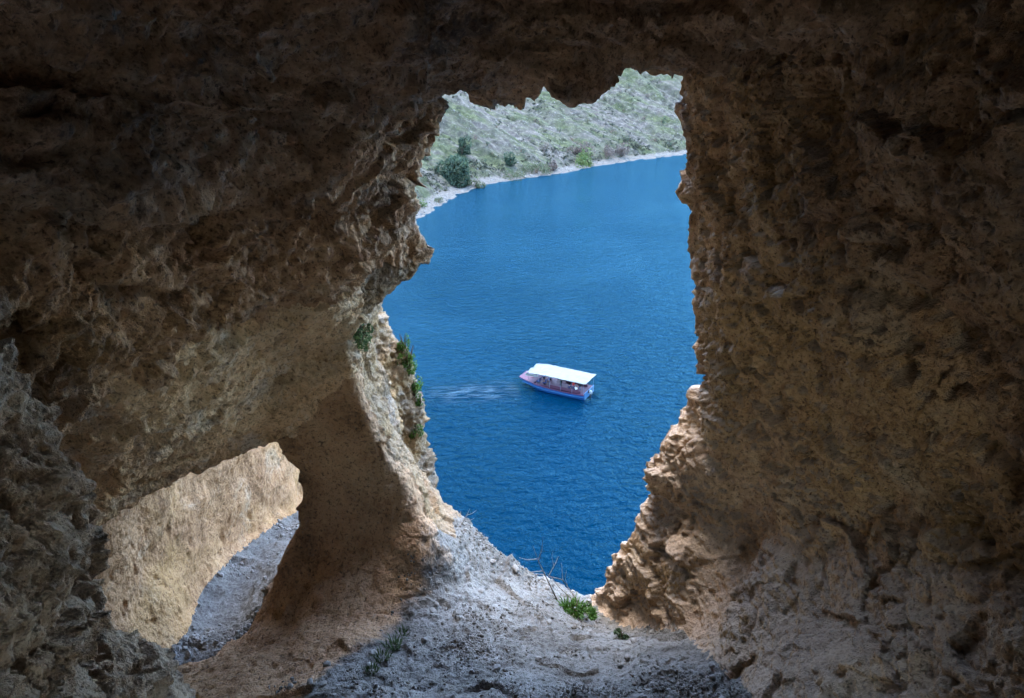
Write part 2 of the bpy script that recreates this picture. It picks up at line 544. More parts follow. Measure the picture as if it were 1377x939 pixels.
def surface_nets(v):
    s = v < 0
    cnt = np.zeros(tuple(n - 1 for n in v.shape), np.int8)
    for a in (0, 1):
        for b in (0, 1):
            for c in (0, 1):
                cnt += s[a:v.shape[0] - 1 + a, b:v.shape[1] - 1 + b, c:v.shape[2] - 1 + c]
    act = np.argwhere((cnt > 0) & (cnt < 8))
    idx = np.full(cnt.shape, -1, np.int32)
    idx[tuple(act.T)] = np.arange(len(act))
    acc = np.zeros((len(act), 3)); num = np.zeros(len(act))
    corners = [(a, b, c) for a in (0, 1) for b in (0, 1) for c in (0, 1)]
    cv = {c: v[act[:, 0] + c[0], act[:, 1] + c[1], act[:, 2] + c[2]] for c in corners}
    for c in corners:
        for ax in range(3):
            if c[ax] == 0:
                e = list(c); e[ax] = 1; e = tuple(e)
                a, b = cv[c], cv[e]
                m = (a < 0) != (b < 0)
                t = np.where(m, a / np.where(m, a - b, 1), 0)
                pt = np.array(c, float)[None].repeat(len(act), 0)
                pt[:, ax] = t
                acc += pt * m[:, None]; num += m
    pos = act + acc / num[:, None]
    quads = []
    n0, n1, n2 = cnt.shape
    def emit(m, cells):
        q = np.stack(cells, 1)
        q = np.where(m[:, None], q, q[:, ::-1])
        quads.append(q[(q >= 0).all(1)])
    e = np.argwhere(s[:-1, 1:-1, 1:-1] != s[1:, 1:-1, 1:-1]); i, j, k = e[:, 0], e[:, 1] + 1, e[:, 2] + 1
    emit(s[i, j, k], [idx[i, j - 1, k - 1], idx[i, j, k - 1], idx[i, j, k], idx[i, j - 1, k]])
    e = np.argwhere(s[1:-1, :-1, 1:-1] != s[1:-1, 1:, 1:-1]); i, j, k = e[:, 0] + 1, e[:, 1], e[:, 2] + 1
    emit(s[i, j, k], [idx[i - 1, j, k - 1], idx[i - 1, j, k], idx[i, j, k], idx[i, j, k - 1]])
    e = np.argwhere(s[1:-1, 1:-1, :-1] != s[1:-1, 1:-1, 1:]); i, j, k = e[:, 0] + 1, e[:, 1] + 1, e[:, 2]
    emit(s[i, j, k], [idx[i - 1, j - 1, k], idx[i, j - 1, k], idx[i, j, k], idx[i - 1, j, k]])
    return pos, np.concatenate(quads)

pos, quads = surface_nets(val)
pos = pos * HH + np.array([gx[0], gy[0], gz[0]])

def in_view(p, mx=120):
    """inside the picture or a step outside it"""
    dep = p[:, 1] * cP - p[:, 2] * sP
    u = p[:, 0] / np.maximum(dep, 0.05) * FPX + 688.5
    v = 469.5 - (p[:, 1] * sP + p[:, 2] * cP) / np.maximum(dep, 0.05) * FPX
    return (dep > 0.3) & (u > -mx) & (u < 1377 + mx) & (v > -mx) & (v < 939 + mx)

qc = pos[quads].mean(1)
qn = np.cross(pos[quads[:, 2]] - pos[quads[:, 0]], pos[quads[:, 3]] - pos[quads[:, 1]])
qn /= np.linalg.norm(qn, axis=1)[:, None] + 1e-9
vw = -qc / np.linalg.norm(qc, axis=1)[:, None]
facing = (qn * vw).sum(1) > -0.35
fine = in_view(qc) & facing & (qc[:, 1] < 3.75) & (qc[:, 2] > -3.1) & ~((qc[:, 1] > 3.25) & (qc[:, 0] < -0.8)) & (qc[:, 0] > -1.95)
mid = ~fine & (((qc[:, 1] > 0.0) & (qc[:, 1] < 5.3) & in_view(qc, 400) & (qc[:, 2] > -3.7)) | (qc[:, 1] >= 5.3)) & (qc[:, 2] > -4.0)
lvl = np.where(fine, 2, np.where(mid, 1, 0))

def grow(m):
    vm = np.zeros(len(pos), bool)
    vm[quads[m].ravel()] = True
    return vm[quads].any(1)

def subdiv(qd, level):
    uu, inv = np.unique(qd, return_inverse=True)
    o = mesh_np('rock_tmp', pos[uu], inv.reshape(-1, 4))
    if level:
        md = o.modifiers.new('s', 'SUBSURF')
        md.levels = level
    ev = o.evaluated_get(bpy.context.evaluated_depsgraph_get())
    me = ev.to_mesh()
    nv, nf = len(me.vertices), len(me.polygons)
    co = np.empty(nv * 3, np.float32); me.vertices.foreach_get('co', co)
    no = np.empty(nv * 3, np.float32); me.vertices.foreach_get('normal', no)
    fa = np.empty(nf * 4, np.int32); me.polygons.foreach_get('vertices', fa)
    ev.to_mesh_clear()
    bpy.data.objects.remove(o)
    return co.reshape(-1, 3), no.reshape(-1, 3), fa.reshape(-1, 4)

cos, nos, fas, off = [], [], [], 0
for k in (0, 1, 2):
    m = lvl == k
    if k < 2:
        m = grow(m)                     # overlap the finer sheet by one ring
    c_, n_, f_ = subdiv(quads[m], k)
    cos.append(c_); nos.append(n_); fas.append(f_ + off); off += len(c_)
co = np.concatenate(cos); no = np.concatenate(nos); fa = np.concatenate(fas)
nv, nf = len(co), len(fa)

ci = np.clip(((co - [gx[0], gy[0], gz[0]]) / HH + 0.5).astype(int), 0, [nx - 1, ny - 1, nz - 1])
vid = ids[ci[:, 0], ci[:, 1], ci[:, 2]]
jj = dJ[ci[:, 0], ci[:, 1], ci[:, 2]]; qq = dQ[ci[:, 0], ci[:, 1], ci[:, 2]]
ba, bb, bc = P(60, 545, 1.7), P(300, 455, 2.15), P(480, 392, 2.5)
band_z = np.interp(co[:, 0], [ba[0], bb[0], bc[0]], [ba[2], bb[2], bc[2]])
wob = fbm(co * 6.0, 3) * 0.06
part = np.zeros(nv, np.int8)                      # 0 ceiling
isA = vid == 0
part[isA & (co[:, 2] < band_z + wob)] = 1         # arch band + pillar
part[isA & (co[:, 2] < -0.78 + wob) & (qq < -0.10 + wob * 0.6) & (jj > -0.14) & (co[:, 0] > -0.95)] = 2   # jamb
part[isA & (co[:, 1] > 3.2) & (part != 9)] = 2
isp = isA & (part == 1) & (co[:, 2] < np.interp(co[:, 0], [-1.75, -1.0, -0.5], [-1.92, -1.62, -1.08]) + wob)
part[isp] = 9
part[vid == 1] = 3
part[vid == 2] = 4
part[(vid == 2) & (co[:, 0] < np.interp(co[:, 1], [1.2, 2.0, 2.2, 2.75, 3.0], [-1.3, -0.98, -0.82, -0.42, -0.5]) + wob * 1.2)] = 9
part[(vid == 2) & (co[:, 0] < -0.9) & (co[:, 2] < -2.55) & (co[:, 1] > 2.85)] = 5
part[vid == 3] = 6
part[vid == 4] = 7
part[vid == 5] = 8
part[vid == 6] = 0
part[vid == 7] = 7
# exact seam between the passage wall and the ledge
m12 = np.where((vid == 1) | (vid == 2))[0]
cw = co[m12, 0] - Wl(co[m12, 1], co[m12, 2]); cfl = (co[m12, 2] - F(co[m12, 0], co[m12, 1])) * 0.8
far = co[m12, 1] > np.interp(co[m12, 0], [-1.75, -1.2, -1.0, -0.8], [2.66, 2.95, 3.08, 3.2])
wall_ = cw < cfl
part[m12[far & wall_]] = 3
part[m12[far & ~wall_ & (co[m12, 0] < -0.72)]] = 5
part[(part == 5) & ((no[:, 2] < 0.45) | (co[:, 1] > 5.6))] = 8
lineb = np.interp(co[:, 1], [1.2, 2.0, 2.2, 2.75, 3.0], [-1.15, -0.84, -0.68, -0.34, -0.34])
crust = sstep(0.22, -0.22, co[:, 0] - lineb).astype(np.float32)
crust = np.maximum(crust, sstep(0.05, 0.35, co[:, 2] - np.interp(co[:, 0], [-1.2, -0.4, 0.0], [-2.3, -2.05, -1.6]))).astype(np.float32)
pf = part

# relief : broad lumps, ledges, crumbly clasts, solution pits
rough = np.choose(pf, [0.82, 0.58, 0.55, 0.38, 0.40, 0.5, 0.78, 0.85, 1.1, 0.3]).astype(np.float32)
pitA = np.choose(pf, [0.8, 0.9, 0.5, 0.12, 0.10, 0.1, 1.3, 0.9, 0.8, 0.2]).astype(np.float32)
upf = sstep(0.25, 0.6, no[:, 2]) * ((pf == 6) | (pf == 7))
rough *= (1 - 0.45 * upf).astype(np.float32); pitA *= (1 - 0.8 * upf).astype(np.float32)          # worn, dusty upper faces
wv = np.stack([noise(co * 3 + 5), noise(co * 3 + 25), noise(co * 3 + 45)], 1) + 0.5 * np.stack([noise(co * 9 + 5), noise(co * 9 + 25), noise(co * 9 + 45)], 1)
patch = sstep(-0.25, 0.35, fbm(co * 1.3 + 60, 2)).astype(np.float32)      # pitted and unpitted areas
dsp = 0.030 * fbm(co * 2.6 + 9, 2)
pat2 = sstep(-0.2, 0.4, fbm(co * 2.1 + 130, 2)).astype(np.float32)
ob = np.where(pf == 3, 0.35, 1.0).astype(np.float32)
dsp += rough * ob * 0.046 * facets((co + wv * 0.03) * [4.0, 4.0, 6.5] + 51)              # broken blocks, bedded
dsp += rough * ob * 0.026 * (0.35 + 0.65 * pat2) * facets((co + wv * 0.012) * [12.0, 12.0, 17.0] + 71)
str_ = fbm((co + wv * 0.05) * [3.0, 3.0, 9.0] + 31, 3, 0.6)              # rough bedding
dsp += rough * 0.020 * str_
bed = (co[:, 2] + 0.10 * co[:, 0] + 0.05 * wv[:, 2]) * 6.5 + 1.2 * noise(co * 1.6 + 70)
bed = bed - np.floor(bed)
dsp += rough * 0.014 * sstep(0.0, 0.85, bed) * sstep(1.0, 0.88, bed) * sstep(-0.1, 0.4, noise(co * 1.1 + 200))
dsp += rough * 0.014 * fbm(co * 13.0 + 2, 3, 0.6)
w1, r1 = worley((co + wv * 0.03) * 7.0)
dsp -= pitA * patch * 0.095 * sstep(0.40, 0.24, w1) * np.clip(r1 * 2.2 - 1.1, 0, 1)
w2_, r2_ = worley((co + wv * 0.012) * 19.0 + 7)
dsp -= pitA * (0.3 + 0.7 * patch) * 0.046 * sstep(0.42, 0.22, w2_) * np.clip(r2_ * 2.2 - 0.9, 0, 1)
crk = np.abs(noise((co + wv * 0.10) * [2.0, 2.0, 3.0] + 90))             # cracks
dsp -= rough * 0.016 * sstep(0.045, 0.0, crk)
flu = noise((co + wv * 0.06) * [9.0, 9.0, 2.2] + 15)                     # flutes washed down the right wall
dsp += np.where(pf == 6, 0.018 * flu * sstep(-1.1, -0.2, co[:, 2]), 0).astype(np.float32)
i6 = np.where((pf == 6) & (co[:, 1] > 0.9))[0]
c6, v6 = co[i6], wv[i6]
hp, hr = worley((c6 + v6 * 0.05) * [11.0, 11.0, 12.5] + 33)               # honeycomb hollows
dsp[i6] -= 0.075 * sstep(0.46, 0.28, hp) * sstep(0.30, 0.75, hr) * np.exp(-((c6[:, 2] + 0.75) / 0.42) ** 2) * sstep(-0.3, 0.3, noise(c6 * 2.4 + 8))
ifi = np.where(rough > 0.3)[0]
cl3, cr3 = worley((co[ifi] + wv[ifi] * 0.02) * 26.0 + 91)                 # crumbs
dsp[ifi] += rough[ifi] * 0.016 * (1 - 0.6 * pat2[ifi]) * sstep(0.6, 0.15, cl3) * (cr3 - 0.25)
ipk = np.where((pf == 3) | (pf == 1) | (pf == 9))[0]
pk, pr = worley((co[ipk] + wv[ipk] * 0.03) * [16.0, 16.0, 7.0] + 12)
dsp[ipk] -= 0.014 * sstep(0.40, 0.15, pk) * np.clip(pr * 2 - 0.5, 0, 1)
dsp += rough * 0.012 * fbm(co * 42.0, 2, 0.6)
led = noise((co + wv * 0.12) * [1.5, 1.5, 9.0] + 77)                     # hanging ledges across the ceiling
dsp += np.where(pf == 0, 0.035 * sstep(0.05, 0.25, led), 0).astype(np.float32)
co2 = (co + no * dsp[:, None]).astype(np.float32)
co2[:, 2] += H

tmp = mesh_np('rock_tmp', co2, fa)
vn = np.empty(nv * 3, np.float32); tmp.data.vertices.foreach_get('normal', vn); vn = vn.reshape(-1, 3)
fnm = np.empty(nf * 3, np.float32); tmp.data.polygons.foreach_get('normal', fnm); fnm = fnm.reshape(-1, 3)
bpy.data.objects.remove(tmp)
fpart = pf[fa[:, 0]]
fcen = co2[fa].mean(1)
PART = [('cave_ceiling', 'ceil'), ('rock_arch', 'band'), ('window_jamb', 'jamb'), ('passage_wall', 'passage'), ('cave_floor', 'floor'),
        ('ledge_path', 'path'), ('cave_wall_right', 'right'), ('cave_wall_left', 'left'), ('cliff_buttress', 'cliff'), ('rock_pillar', 'floor')]
for k, (nm, mt) in enumerate(PART):
    f = fa[fpart == k]
    uu, inv = np.unique(f, return_inverse=True)
    o = mesh_np(nm, co2[uu], inv.reshape(-1, 4), M[mt], normals=vn[uu])
    if mt == 'floor':
        at = o.data.attributes.new('crust', 'FLOAT', 'POINT')
        at.data.foreach_set('value', np.ascontiguousarray(crust[uu]))
    tag(o, kind='structure')

# the rest of the cliff around the cave mouth, down to the river and up above
cx = np.unique(np.concatenate([np.linspace(-160, -8, 60), np.linspace(-8, 8, 81), np.linspace(8, 160, 60)]))
cz = np.unique(np.concatenate([np.linspace(-57, -8, 60), np.linspace(-8, 4, 61), np.linspace(4, 16, 16)]))
CX, CZ = np.meshgrid(cx, cz, indexing='ij')
cpn = np.stack([CX.ravel(), CZ.ravel() * 0.6, 0 * CX.ravel()], 1)
big = (fbm(cpn * 0.06, 5) * 2.2).reshape(CX.shape) * np.clip((np.abs(CX) + np.abs(CZ) - 5) / 14, 0, 1)
CY = 3.05 + 5.0 * sstep(-0.75, -1.5, CX) * np.where(CZ < -1.5, 1.0, sstep(-1.4, -2.4, CX)) + big - 0.02 * CZ * 0
CY += (fbm(cpn * 0.8, 4) * 0.12).reshape(CX.shape)
cv = np.stack([CX, CY, CZ + H], -1).reshape(-1, 3)
ii = np.arange(len(cx) * len(cz)).reshape(len(cx), len(cz))
cf = np.stack([ii[:-1, :-1], ii[:-1, 1:], ii[1:, 1:], ii[1:, :-1]], -1)
keep = ~((CX[:-1, :-1] > -2.15) & (CX[1:, 1:] < 1.35) & (CZ[:-1, :-1] > -4.3) & (CZ[1:, 1:] < 0.7))
# unseen terrace behind the eye, added to bounce daylight through the back opening
tx, ty = np.meshgrid(np.linspace(-7, 7, 57), np.linspace(-9, -1.2, 32), indexing='ij')
tz = -1.76 + 0.12 * fbm(np.stack([tx.ravel(), ty.ravel(), 0 * tx.ravel()], 1) * 0.9, 4).reshape(tx.shape) + H
ti = np.arange(tx.size).reshape(tx.shape)
terr = mesh_np('added_fill_terrace', np.stack([tx, ty, tz], -1).reshape(-1, 3), np.stack([ti[:-1, :-1], ti[1:, :-1], ti[1:, 1:], ti[:-1, 1:]], -1).reshape(-1, 4), M['cliff'])
tag(terr, kind='structure')
cliff = mesh_np('cliff_face', cv, cf[keep], M['cliff'])
tag(cliff, kind='structure')
# ------------------------------------------------------------------ river
def mat_water():
    t = NT('river_water')
    v = t.coord()
    v2 = t.coord(scale=(1, 1.5, 1), rot=(0, 0, 0.35))
    v3 = t.coord(scale=(1.6, 1, 1), rot=(0, 0, -0.5))
    body = t.noise(v, 0.02, 3, 0.5)
    t.color(t.mix(body, (0.0, 0.0085, 0.021), (0.0, 0.012, 0.029)))
    t.b.inputs['Roughness'].default_value = 0.12
    t.b.inputs['IOR'].default_value = 1.33
    t.b.inputs['Specular IOR Level'].default_value = 0.45
    t.b.inputs['Specular Tint'].default_value = (0.28, 0.80, 1.0, 1)
    calm = t.ramp(t.noise(v, 0.018, 4, 0.6, 0.5), [(0.35, 0.60), (0.6, 1.0)])     # gusts and slicks
    a = t.noise(v2, 0.55, 4, 0.55, 0.5)
    b = t.noise(v3, 1.25, 3, 0.55, 0.3)
    c = t.noise(v2, 0.16, 2, 0.5)
    h = t.math('ADD', t.math('MULTIPLY', a, 0.75), t.math('ADD', t.math('MULTIPLY', b, 0.33), t.math('MULTIPLY', c, 0.6)))
    h = t.math('MULTIPLY', h, calm)
    # the boat's turning wake : a churned band and spreading ripples (river object sits 1200 m out)
    a0, a1 = W(700, 524), W(570, 531)
    ang = math.atan2(a1.y - a0.y, a1.x - a0.x)
    tc = t.n('ShaderNodeTexCoord')
    mp = t.n('ShaderNodeMapping', vector_type='TEXTURE')
    mp.inputs['Location'].default_value = (a0.x, a0.y - 1200, 0)
    mp.inputs['Rotation'].default_value = (0, 0, ang)
    t.l(tc.outputs['Object'], mp.inputs[0])
    sp = t.n('ShaderNodeSeparateXYZ'); t.l(mp.outputs[0], sp.inputs[0])
    ln = (a1 - a0).length
    along = t.ramp(t.math('DIVIDE', sp.outputs[0], ln * 1.15), [(0.0, 0.0), (0.08, 1.0), (0.6, 0.9), (1.0, 0.0)])
    bend = t.math('ADD', sp.outputs[1], t.math('MULTIPLY', t.math('SUBTRACT', t.noise(v, 0.12, 2), 0.5), 4.0))
    band = t.math('POWER', 2.718, t.math('MULTIPLY', t.math('POWER', t.math('DIVIDE', bend, 2.8), 2.0), -1.0))
    wk = t.math('MULTIPLY', along, band)
    mq = t.n('ShaderNodeMapping'); mq.inputs['Scale'].default_value = (0.35, 1.6, 1)
    t.l(mp.outputs[0], mq.inputs[0])
    wn_ = t.noise(mq.outputs[0], 0.8, 3, 0.6, 0.4)
    h = t.math('ADD', h, t.math('MULTIPLY', wk, t.math('MULTIPLY', wn_, 1.6)))
    foam = t.math('MULTIPLY', wk, t.ramp(wn_, [(0.42, 0.0), (0.66, 0.42)]))
    base = t.b.inputs['Base Color'].links[0].from_socket
    t.color(t.mix(foam, base, (0.10, 0.17, 0.22)))
    bl = t.n('ShaderNodeVectorMath', operation='DISTANCE'); t.l(tc.outputs['Object'], bl.inputs[0])
    bl.inputs[1].default_value = (7.0, 116.0 - 1200, 0)
    rw = t.math('SINE', t.math('ADD', t.math('MULTIPLY', bl.outputs['Value'], 2.2), t.math('MULTIPLY', a, 5.0)))
    fall = t.ramp(t.math('DIVIDE', bl.outputs['Value'], 26.0), [(0.15, 1.0), (1.0, 0.0)])
    h = t.math('ADD', h, t.math('MULTIPLY', t.math('MULTIPLY', rw, fall), 0.05))
    nb = t.bump(h, 1.1, 1.0)
    df = t.n('ShaderNodeBsdfDiffuse'); t.l(t.b.inputs['Base Color'].links[0].from_socket, df.inputs['Color']); t.l(nb, df.inputs['Normal'])
    gl = t.n('ShaderNodeBsdfGlossy'); gl.inputs['Roughness'].default_value = 0.10
    gl.inputs['Color'].default_value = (0.30, 0.78, 1.0, 1); t.l(nb, gl.inputs['Normal'])
    fr = t.n('ShaderNodeFresnel'); fr.inputs['IOR'].default_value = 1.33; t.l(nb, fr.inputs['Normal'])
    mx = t.n('ShaderNodeMixShader'); t.l(t.math('MULTIPLY', t.math('MAXIMUM', t.math('SUBTRACT', fr.outputs[0], 0.03), 0.0), 0.80), mx.inputs[0])
    t.l(df.outputs[0], mx.inputs[1]); t.l(gl.outputs[0], mx.inputs[2])
    t.l(mx.outputs[0], t.t.nodes['Material Output'].inputs['Surface'])
    return t.m
M['water'] = mat_water()

SH = [W(a, b) for a, b in [(545, 301), (575, 289), (610, 266), (650, 249), (700, 241), (760, 233), (800, 224), (850, 217), (915, 209)]]
sx = np.array([p.x for p in SH]); sy = np.array([p.y for p in SH])
# shoreline carried on out of sight to both sides
sx = np.concatenate([[-330, -190, -85], sx, [170, 300, 480]])
sy = np.concatenate([[60, 120, 205], sy, [sy[-1] + 55, sy[-1] + 120, sy[-1] + 200]])
seg = np.concatenate([[0], np.cumsum(np.hypot(np.diff(sx), np.diff(sy)))])
INL = np.array([-0.80, 0.60])

def shore(s):
    return np.interp(s, seg, sx), np.interp(s, seg, sy)

def hill_h(s, t):
    """height over (metres along the shore, metres inland)"""
    sw = s + 9.0 * noise(np.stack([s * 0.02, t * 0.02, 0 * s], 1))
    base = np.where(t < 9, t * 0.13, 1.17 + (t - 9) * 0.50 + 0.0005 * np.clip(t - 60, 0, 200) ** 2)
    base = np.where(t < 0, t * 0.5, base)
    gul = fbm(np.stack([sw * 0.035, t * 0.006, 0 * s + 3], 1), 4, 0.55)
    gul2 = fbm(np.stack([sw * 0.16, t * 0.02, 0 * s + 9], 1), 3, 0.55)
    fine = fbm(np.stack([s * 0.25, t * 0.25, 0 * s + 5], 1), 4, 0.55)
    am = np.clip((t - 4) / 60, 0, 1)
    am2 = np.clip((t - 6) / 12, 0, 1)
    bank = 1.6 * sstep(8, 11, t + 3 * noise(np.stack([s * 0.08, 0 * s, 0 * s + 7], 1)))
    crag = 7.0 * sstep(0.05, 0.35, noise(np.stack([s * 0.02, t * 0.05, 0 * s + 40], 1))) * sstep(95, 120, t)
    return base + am * 9.0 * gul + am2 * (1.5 * gul2 + 0.75 * fine) + bank + crag + 0.12 * fine * (t > 0) + 0.55 * fbm(np.stack([s * 0.13, t * 0.2, 0 * s + 21], 1), 3) * sstep(-6, 1, t) * sstep(14, 6, t)

s_ax = np.concatenate([np.arange(0, 330, 6.0), np.arange(330, 660, 0.9), np.arange(660, seg[-1], 6.0)])
t_ax = np.concatenate([np.arange(-12, 40, 0.7), np.arange(40, 160, 1.1), np.arange(160, 420, 4.0)])
S2, T2 = np.meshgrid(s_ax, t_ax, indexing='ij')
hx, hy = shore(S2.ravel())
hx = hx + T2.ravel() * INL[0] + 1.2 * noise(np.stack([S2.ravel() * 0.2, T2.ravel() * 0.2, 0 * S2.ravel()], 1))
hy = hy + T2.ravel() * INL[1]
hz = hill_h(S2.ravel(), T2.ravel())
ii = np.arange(S2.size).reshape(S2.shape)
hf = np.stack([ii[:-1, :-1], ii[:-1, 1:], ii[1:, 1:], ii[1:, :-1]], -1).reshape(-1, 4)[:, ::-1]

def mat_hill():
    t = NT('hillside_ground')
    ang = math.atan2(-INL[1], -INL[0])
    v = t.coord()
    vf = t.coord(scale=(0.25, 1.0, 0.25), rot=(0, 0, -ang))      # streaks run down the fall line
    n1 = t.noise(vf, 0.16, 7, 0.65, 0.4)
    n2 = t.noise(v, 0.35, 7, 0.7, 0.3)
    n3 = t.noise(v, 0.05, 5, 0.6)
    g = t.ramp(n2, [(0.35, (0.014, 0.021, 0.009)), (0.55, (0.041, 0.050, 0.021)), (0.72, (0.080, 0.085, 0.040))])
    r = t.ramp(n2, [(0.35, (0.030, 0.027, 0.024)), (0.55, (0.070, 0.063, 0.056)), (0.72, (0.138, 0.126, 0.110))])
    f = t.math('ADD', t.math('MULTIPLY', n1, 0.75), t.math('MULTIPLY', n3, 0.35))
    c = t.mix(t.ramp(f, [(0.47, 0.0), (0.63, 0.95)]), g, r)
    st = t.vor(v, 0.55)
    c = t.mix(t.ramp(st, [(0.06, 0.6), (0.16, 0.0)]), c, (0.19, 0.185, 0.178))
    # pale shore gravel, by height above the water
    tc = t.n('ShaderNodeTexCoord'); sp = t.n('ShaderNodeSeparateXYZ'); t.l(tc.outputs['Object'], sp.inputs[0])
    hh = t.math('ADD', sp.outputs[2], t.math('MULTIPLY', t.math('SUBTRACT', n2, 0.5), 3.0))
    b = t.ramp(t.noise(v, 0.9, 6, 0.7), [(0.3, (0.045, 0.042, 0.038)), (0.7, (0.125, 0.117, 0.104))])
    c = t.mix(t.ramp(t.math('MULTIPLY', hh, 0.2), [(0.20, 1.0), (0.34, 0.0)]), c, b)
    # pale crags near the top
    c = t.mix(t.ramp(t.math('ADD', t.math('MULTIPLY', sp.outputs[2], 0.01), t.math('MULTIPLY', n2, 0.25)), [(0.66, 0.0), (0.74, 0.8)]), c, (0.26, 0.245, 0.21))
    t.color(c)
    t.normal(t.bump(t.noise(v, 0.7, 7, 0.7), 0.9, 1.0))
    return t.m
M['hill'] = mat_hill()
hill = mesh_np('hillside', np.stack([hx, hy, hz], 1), hf, M['hill'])
tag(hill, kind='structure')

bm = bmesh.new()
bmesh.ops.create_grid(bm, x_segments=2, y_segments=2, size=2500)
water = bm_obj('river', bm, M['water'])
water.location = (0, 1200, 0)
tag(water, kind='structure')

from mathutils.bvhtree import BVHTree
HB = BVHTree.FromPolygons([tuple(v) for v in np.stack([hx, hy, hz], 1)], [tuple(f) for f in hf])
def hill_hit(px, py):
    r = Vector(ray(px, py)).normalized()
    return HB.ray_cast(Vector((0, 0, H)), r)[0]
def hill_down(x, y):
    return HB.ray_cast(Vector((x, y, 300)), Vector((0, 0, -1)))[0]

# ------------------------------------------------------------------ rock scatter helpers (on the meshed rock)
vis = (fcen[:, 1] > 0.2) & in_view(fcen - np.array([0, 0, H]), 20) & ((fnm * (np.array([0, 0, H]) - fcen)).sum(1) > 0)
RB_f = fa[vis]
uu, inv = np.unique(RB_f, return_inverse=True)
RB = BVHTree.FromPolygons(co2[uu].tolist(), inv.reshape(-1, 4).tolist())
def rock_hit(px, py):
    r = Vector(ray(px, py)).normalized()
    h = RB.ray_cast(Vector((0, 0, H)), r)
    return h[0], h[1]

# ------------------------------------------------------------------ foliage
def mat_leaf(name, c0, c1, scale=3.0):
    t = NT(name)
    v = t.coord()
    n = t.noise(v, scale, 4, 0.6)
    gi = t.n('ShaderNodeNewGeometry')
    f = t.math('ADD', t.math('MULTIPLY', n, 0.6), t.math('MULTIPLY', gi.outputs['Random Per Island'], 0.4))
    t.color(t.ramp(f, [(0.3, c0), (0.7, c1)]))
    t.b.inputs['Roughness'].default_value = 0.65
    col = t.b.inputs['Base Color'].links[0].from_socket
    tr = t.n('ShaderNodeBsdfTranslucent'); t.l(col, tr.inputs['Color'])
    mx = t.n('ShaderNodeMixShader'); mx.inputs[0].default_value = 0.45
    t.l(t.b.outputs[0], mx.inputs[1]); t.l(tr.outputs[0], mx.inputs[2])
    t.l(mx.outputs[0], t.t.nodes['Material Output'].inputs['Surface'])
    return t.m
M['leaf_dark'] = mat_leaf('leaf_dark_green', (0.022, 0.042, 0.030), (0.060, 0.090, 0.055))
M['leaf_olive'] = mat_leaf('leaf_olive', (0.045, 0.060, 0.032), (0.11, 0.125, 0.07))
M['leaf_red'] = mat_leaf('leaf_russet', (0.07, 0.055, 0.05), (0.15, 0.12, 0.105))
M['leaf_scrub'] = mat_leaf('leaf_scrub', (0.020, 0.027, 0.020), (0.055, 0.060, 0.042))
M['leaf_bright'] = mat_leaf('leaf_bright_green', (0.035, 0.085, 0.012), (0.085, 0.17, 0.03), 8.0)
M['leaf_fresh'] = mat_leaf('leaf_fresh_green', (0.05, 0.085, 0.03), (0.13, 0.17, 0.06), 8.0)
M['leaf_grey'] = mat_leaf('leaf_dusty_green', (0.035, 0.06, 0.025), (0.08, 0.115, 0.05), 8.0)
M['bark'] = mat_plain('bark', (0.10, 0.075, 0.055), 0.9, 0.1, 0.3, 20)
M['twig'] = mat_plain('dry_twig', (0.26, 0.225, 0.19), 0.9, 0.1, 0.25, 40)

def leaf_cloud(rng, n, radii, size, lumps=9, flat=0.0, updir=0.0):
    """n small leaf faces spread through the lumps of a crown; returns verts, quads"""
    lc = rng.normal(size=(lumps, 3)); lc /= np.linalg.norm(lc, axis=1)[:, None]
    lc *= rng.uniform(0.25, 0.95, (lumps, 1)); lc[:, 2] = np.abs(lc[:, 2]) * 0.9 + 0.1
    lr = rng.uniform(0.18, 0.46, lumps)
    k = rng.integers(0, lumps, n)
    dd = rng.normal(size=(n, 3)); dd /= np.linalg.norm(dd, axis=1)[:, None]
    p = lc[k] + dd * (lr[k] * rng.uniform(0.55, 1.0, n) ** 0.5)[:, None]
    p[:, 2] = np.maximum(p[:, 2], 0.0)
    p = p * np.asarray(radii)
    a = rng.normal(size=(n, 3)) + dd * 0.4; a[:, 2] += updir
    a /= np.linalg.norm(a, axis=1)[:, None]
    b = np.cross(a, rng.normal(size=(n, 3))); b /= np.linalg.norm(b, axis=1)[:, None]
    sz = size * rng.uniform(0.6, 1.4, (n, 1))
    w = sz * 0.42
    v = np.stack([p - a * sz * 0.5, p + b * w * 0.6, p + a * sz * 0.6, p - b * w * 0.6], 1)
    return v.reshape(-1, 3), np.arange(4 * n).reshape(n, 4)

def tube_mesh(paths, sides=5):
    V, Fq, o = [], [], 0
    for pts, r0, r1 in paths:
        pts = [Vector(p) for p in pts]
        n = len(pts)
        for i, p in enumerate(pts):
            tdir = (pts[min(i + 1, n - 1)] - pts[max(i - 1, 0)]).normalized()
            a = tdir.orthogonal().normalized(); b = tdir.cross(a)
            r = r0 + (r1 - r0) * i / max(1, n - 1)
            for k in range(sides):
                an = 2 * math.pi * k / sides
                V.append(p + (a * math.cos(an) + b * math.sin(an)) * r)
        for i in range(n - 1):
            for k in range(sides):
                Fq.append((o + i * sides + k, o + i * sides + (k + 1) % sides, o + (i + 1) * sides + (k + 1) % sides, o + (i + 1) * sides + k))
        o += n * sides
    return [tuple(v) for v in V], Fq

def stems_for(rng, n, h, spread, r0, r1):
    out = []
    for _ in range(n):
        a = rng.uniform(0, 2 * math.pi); e = rng.uniform(0.2, 1) * spread
        tip = Vector((math.cos(a) * e, math.sin(a) * e, h * rng.uniform(0.6, 1.0)))
        out.append(([Vector((math.cos(a) * 0.03 * e, math.sin(a) * 0.03 * e, -0.15 * h)), Vector((tip.x * 0.35, tip.y * 0.35, tip.z * 0.5)), tip], r0, r1))
    return out

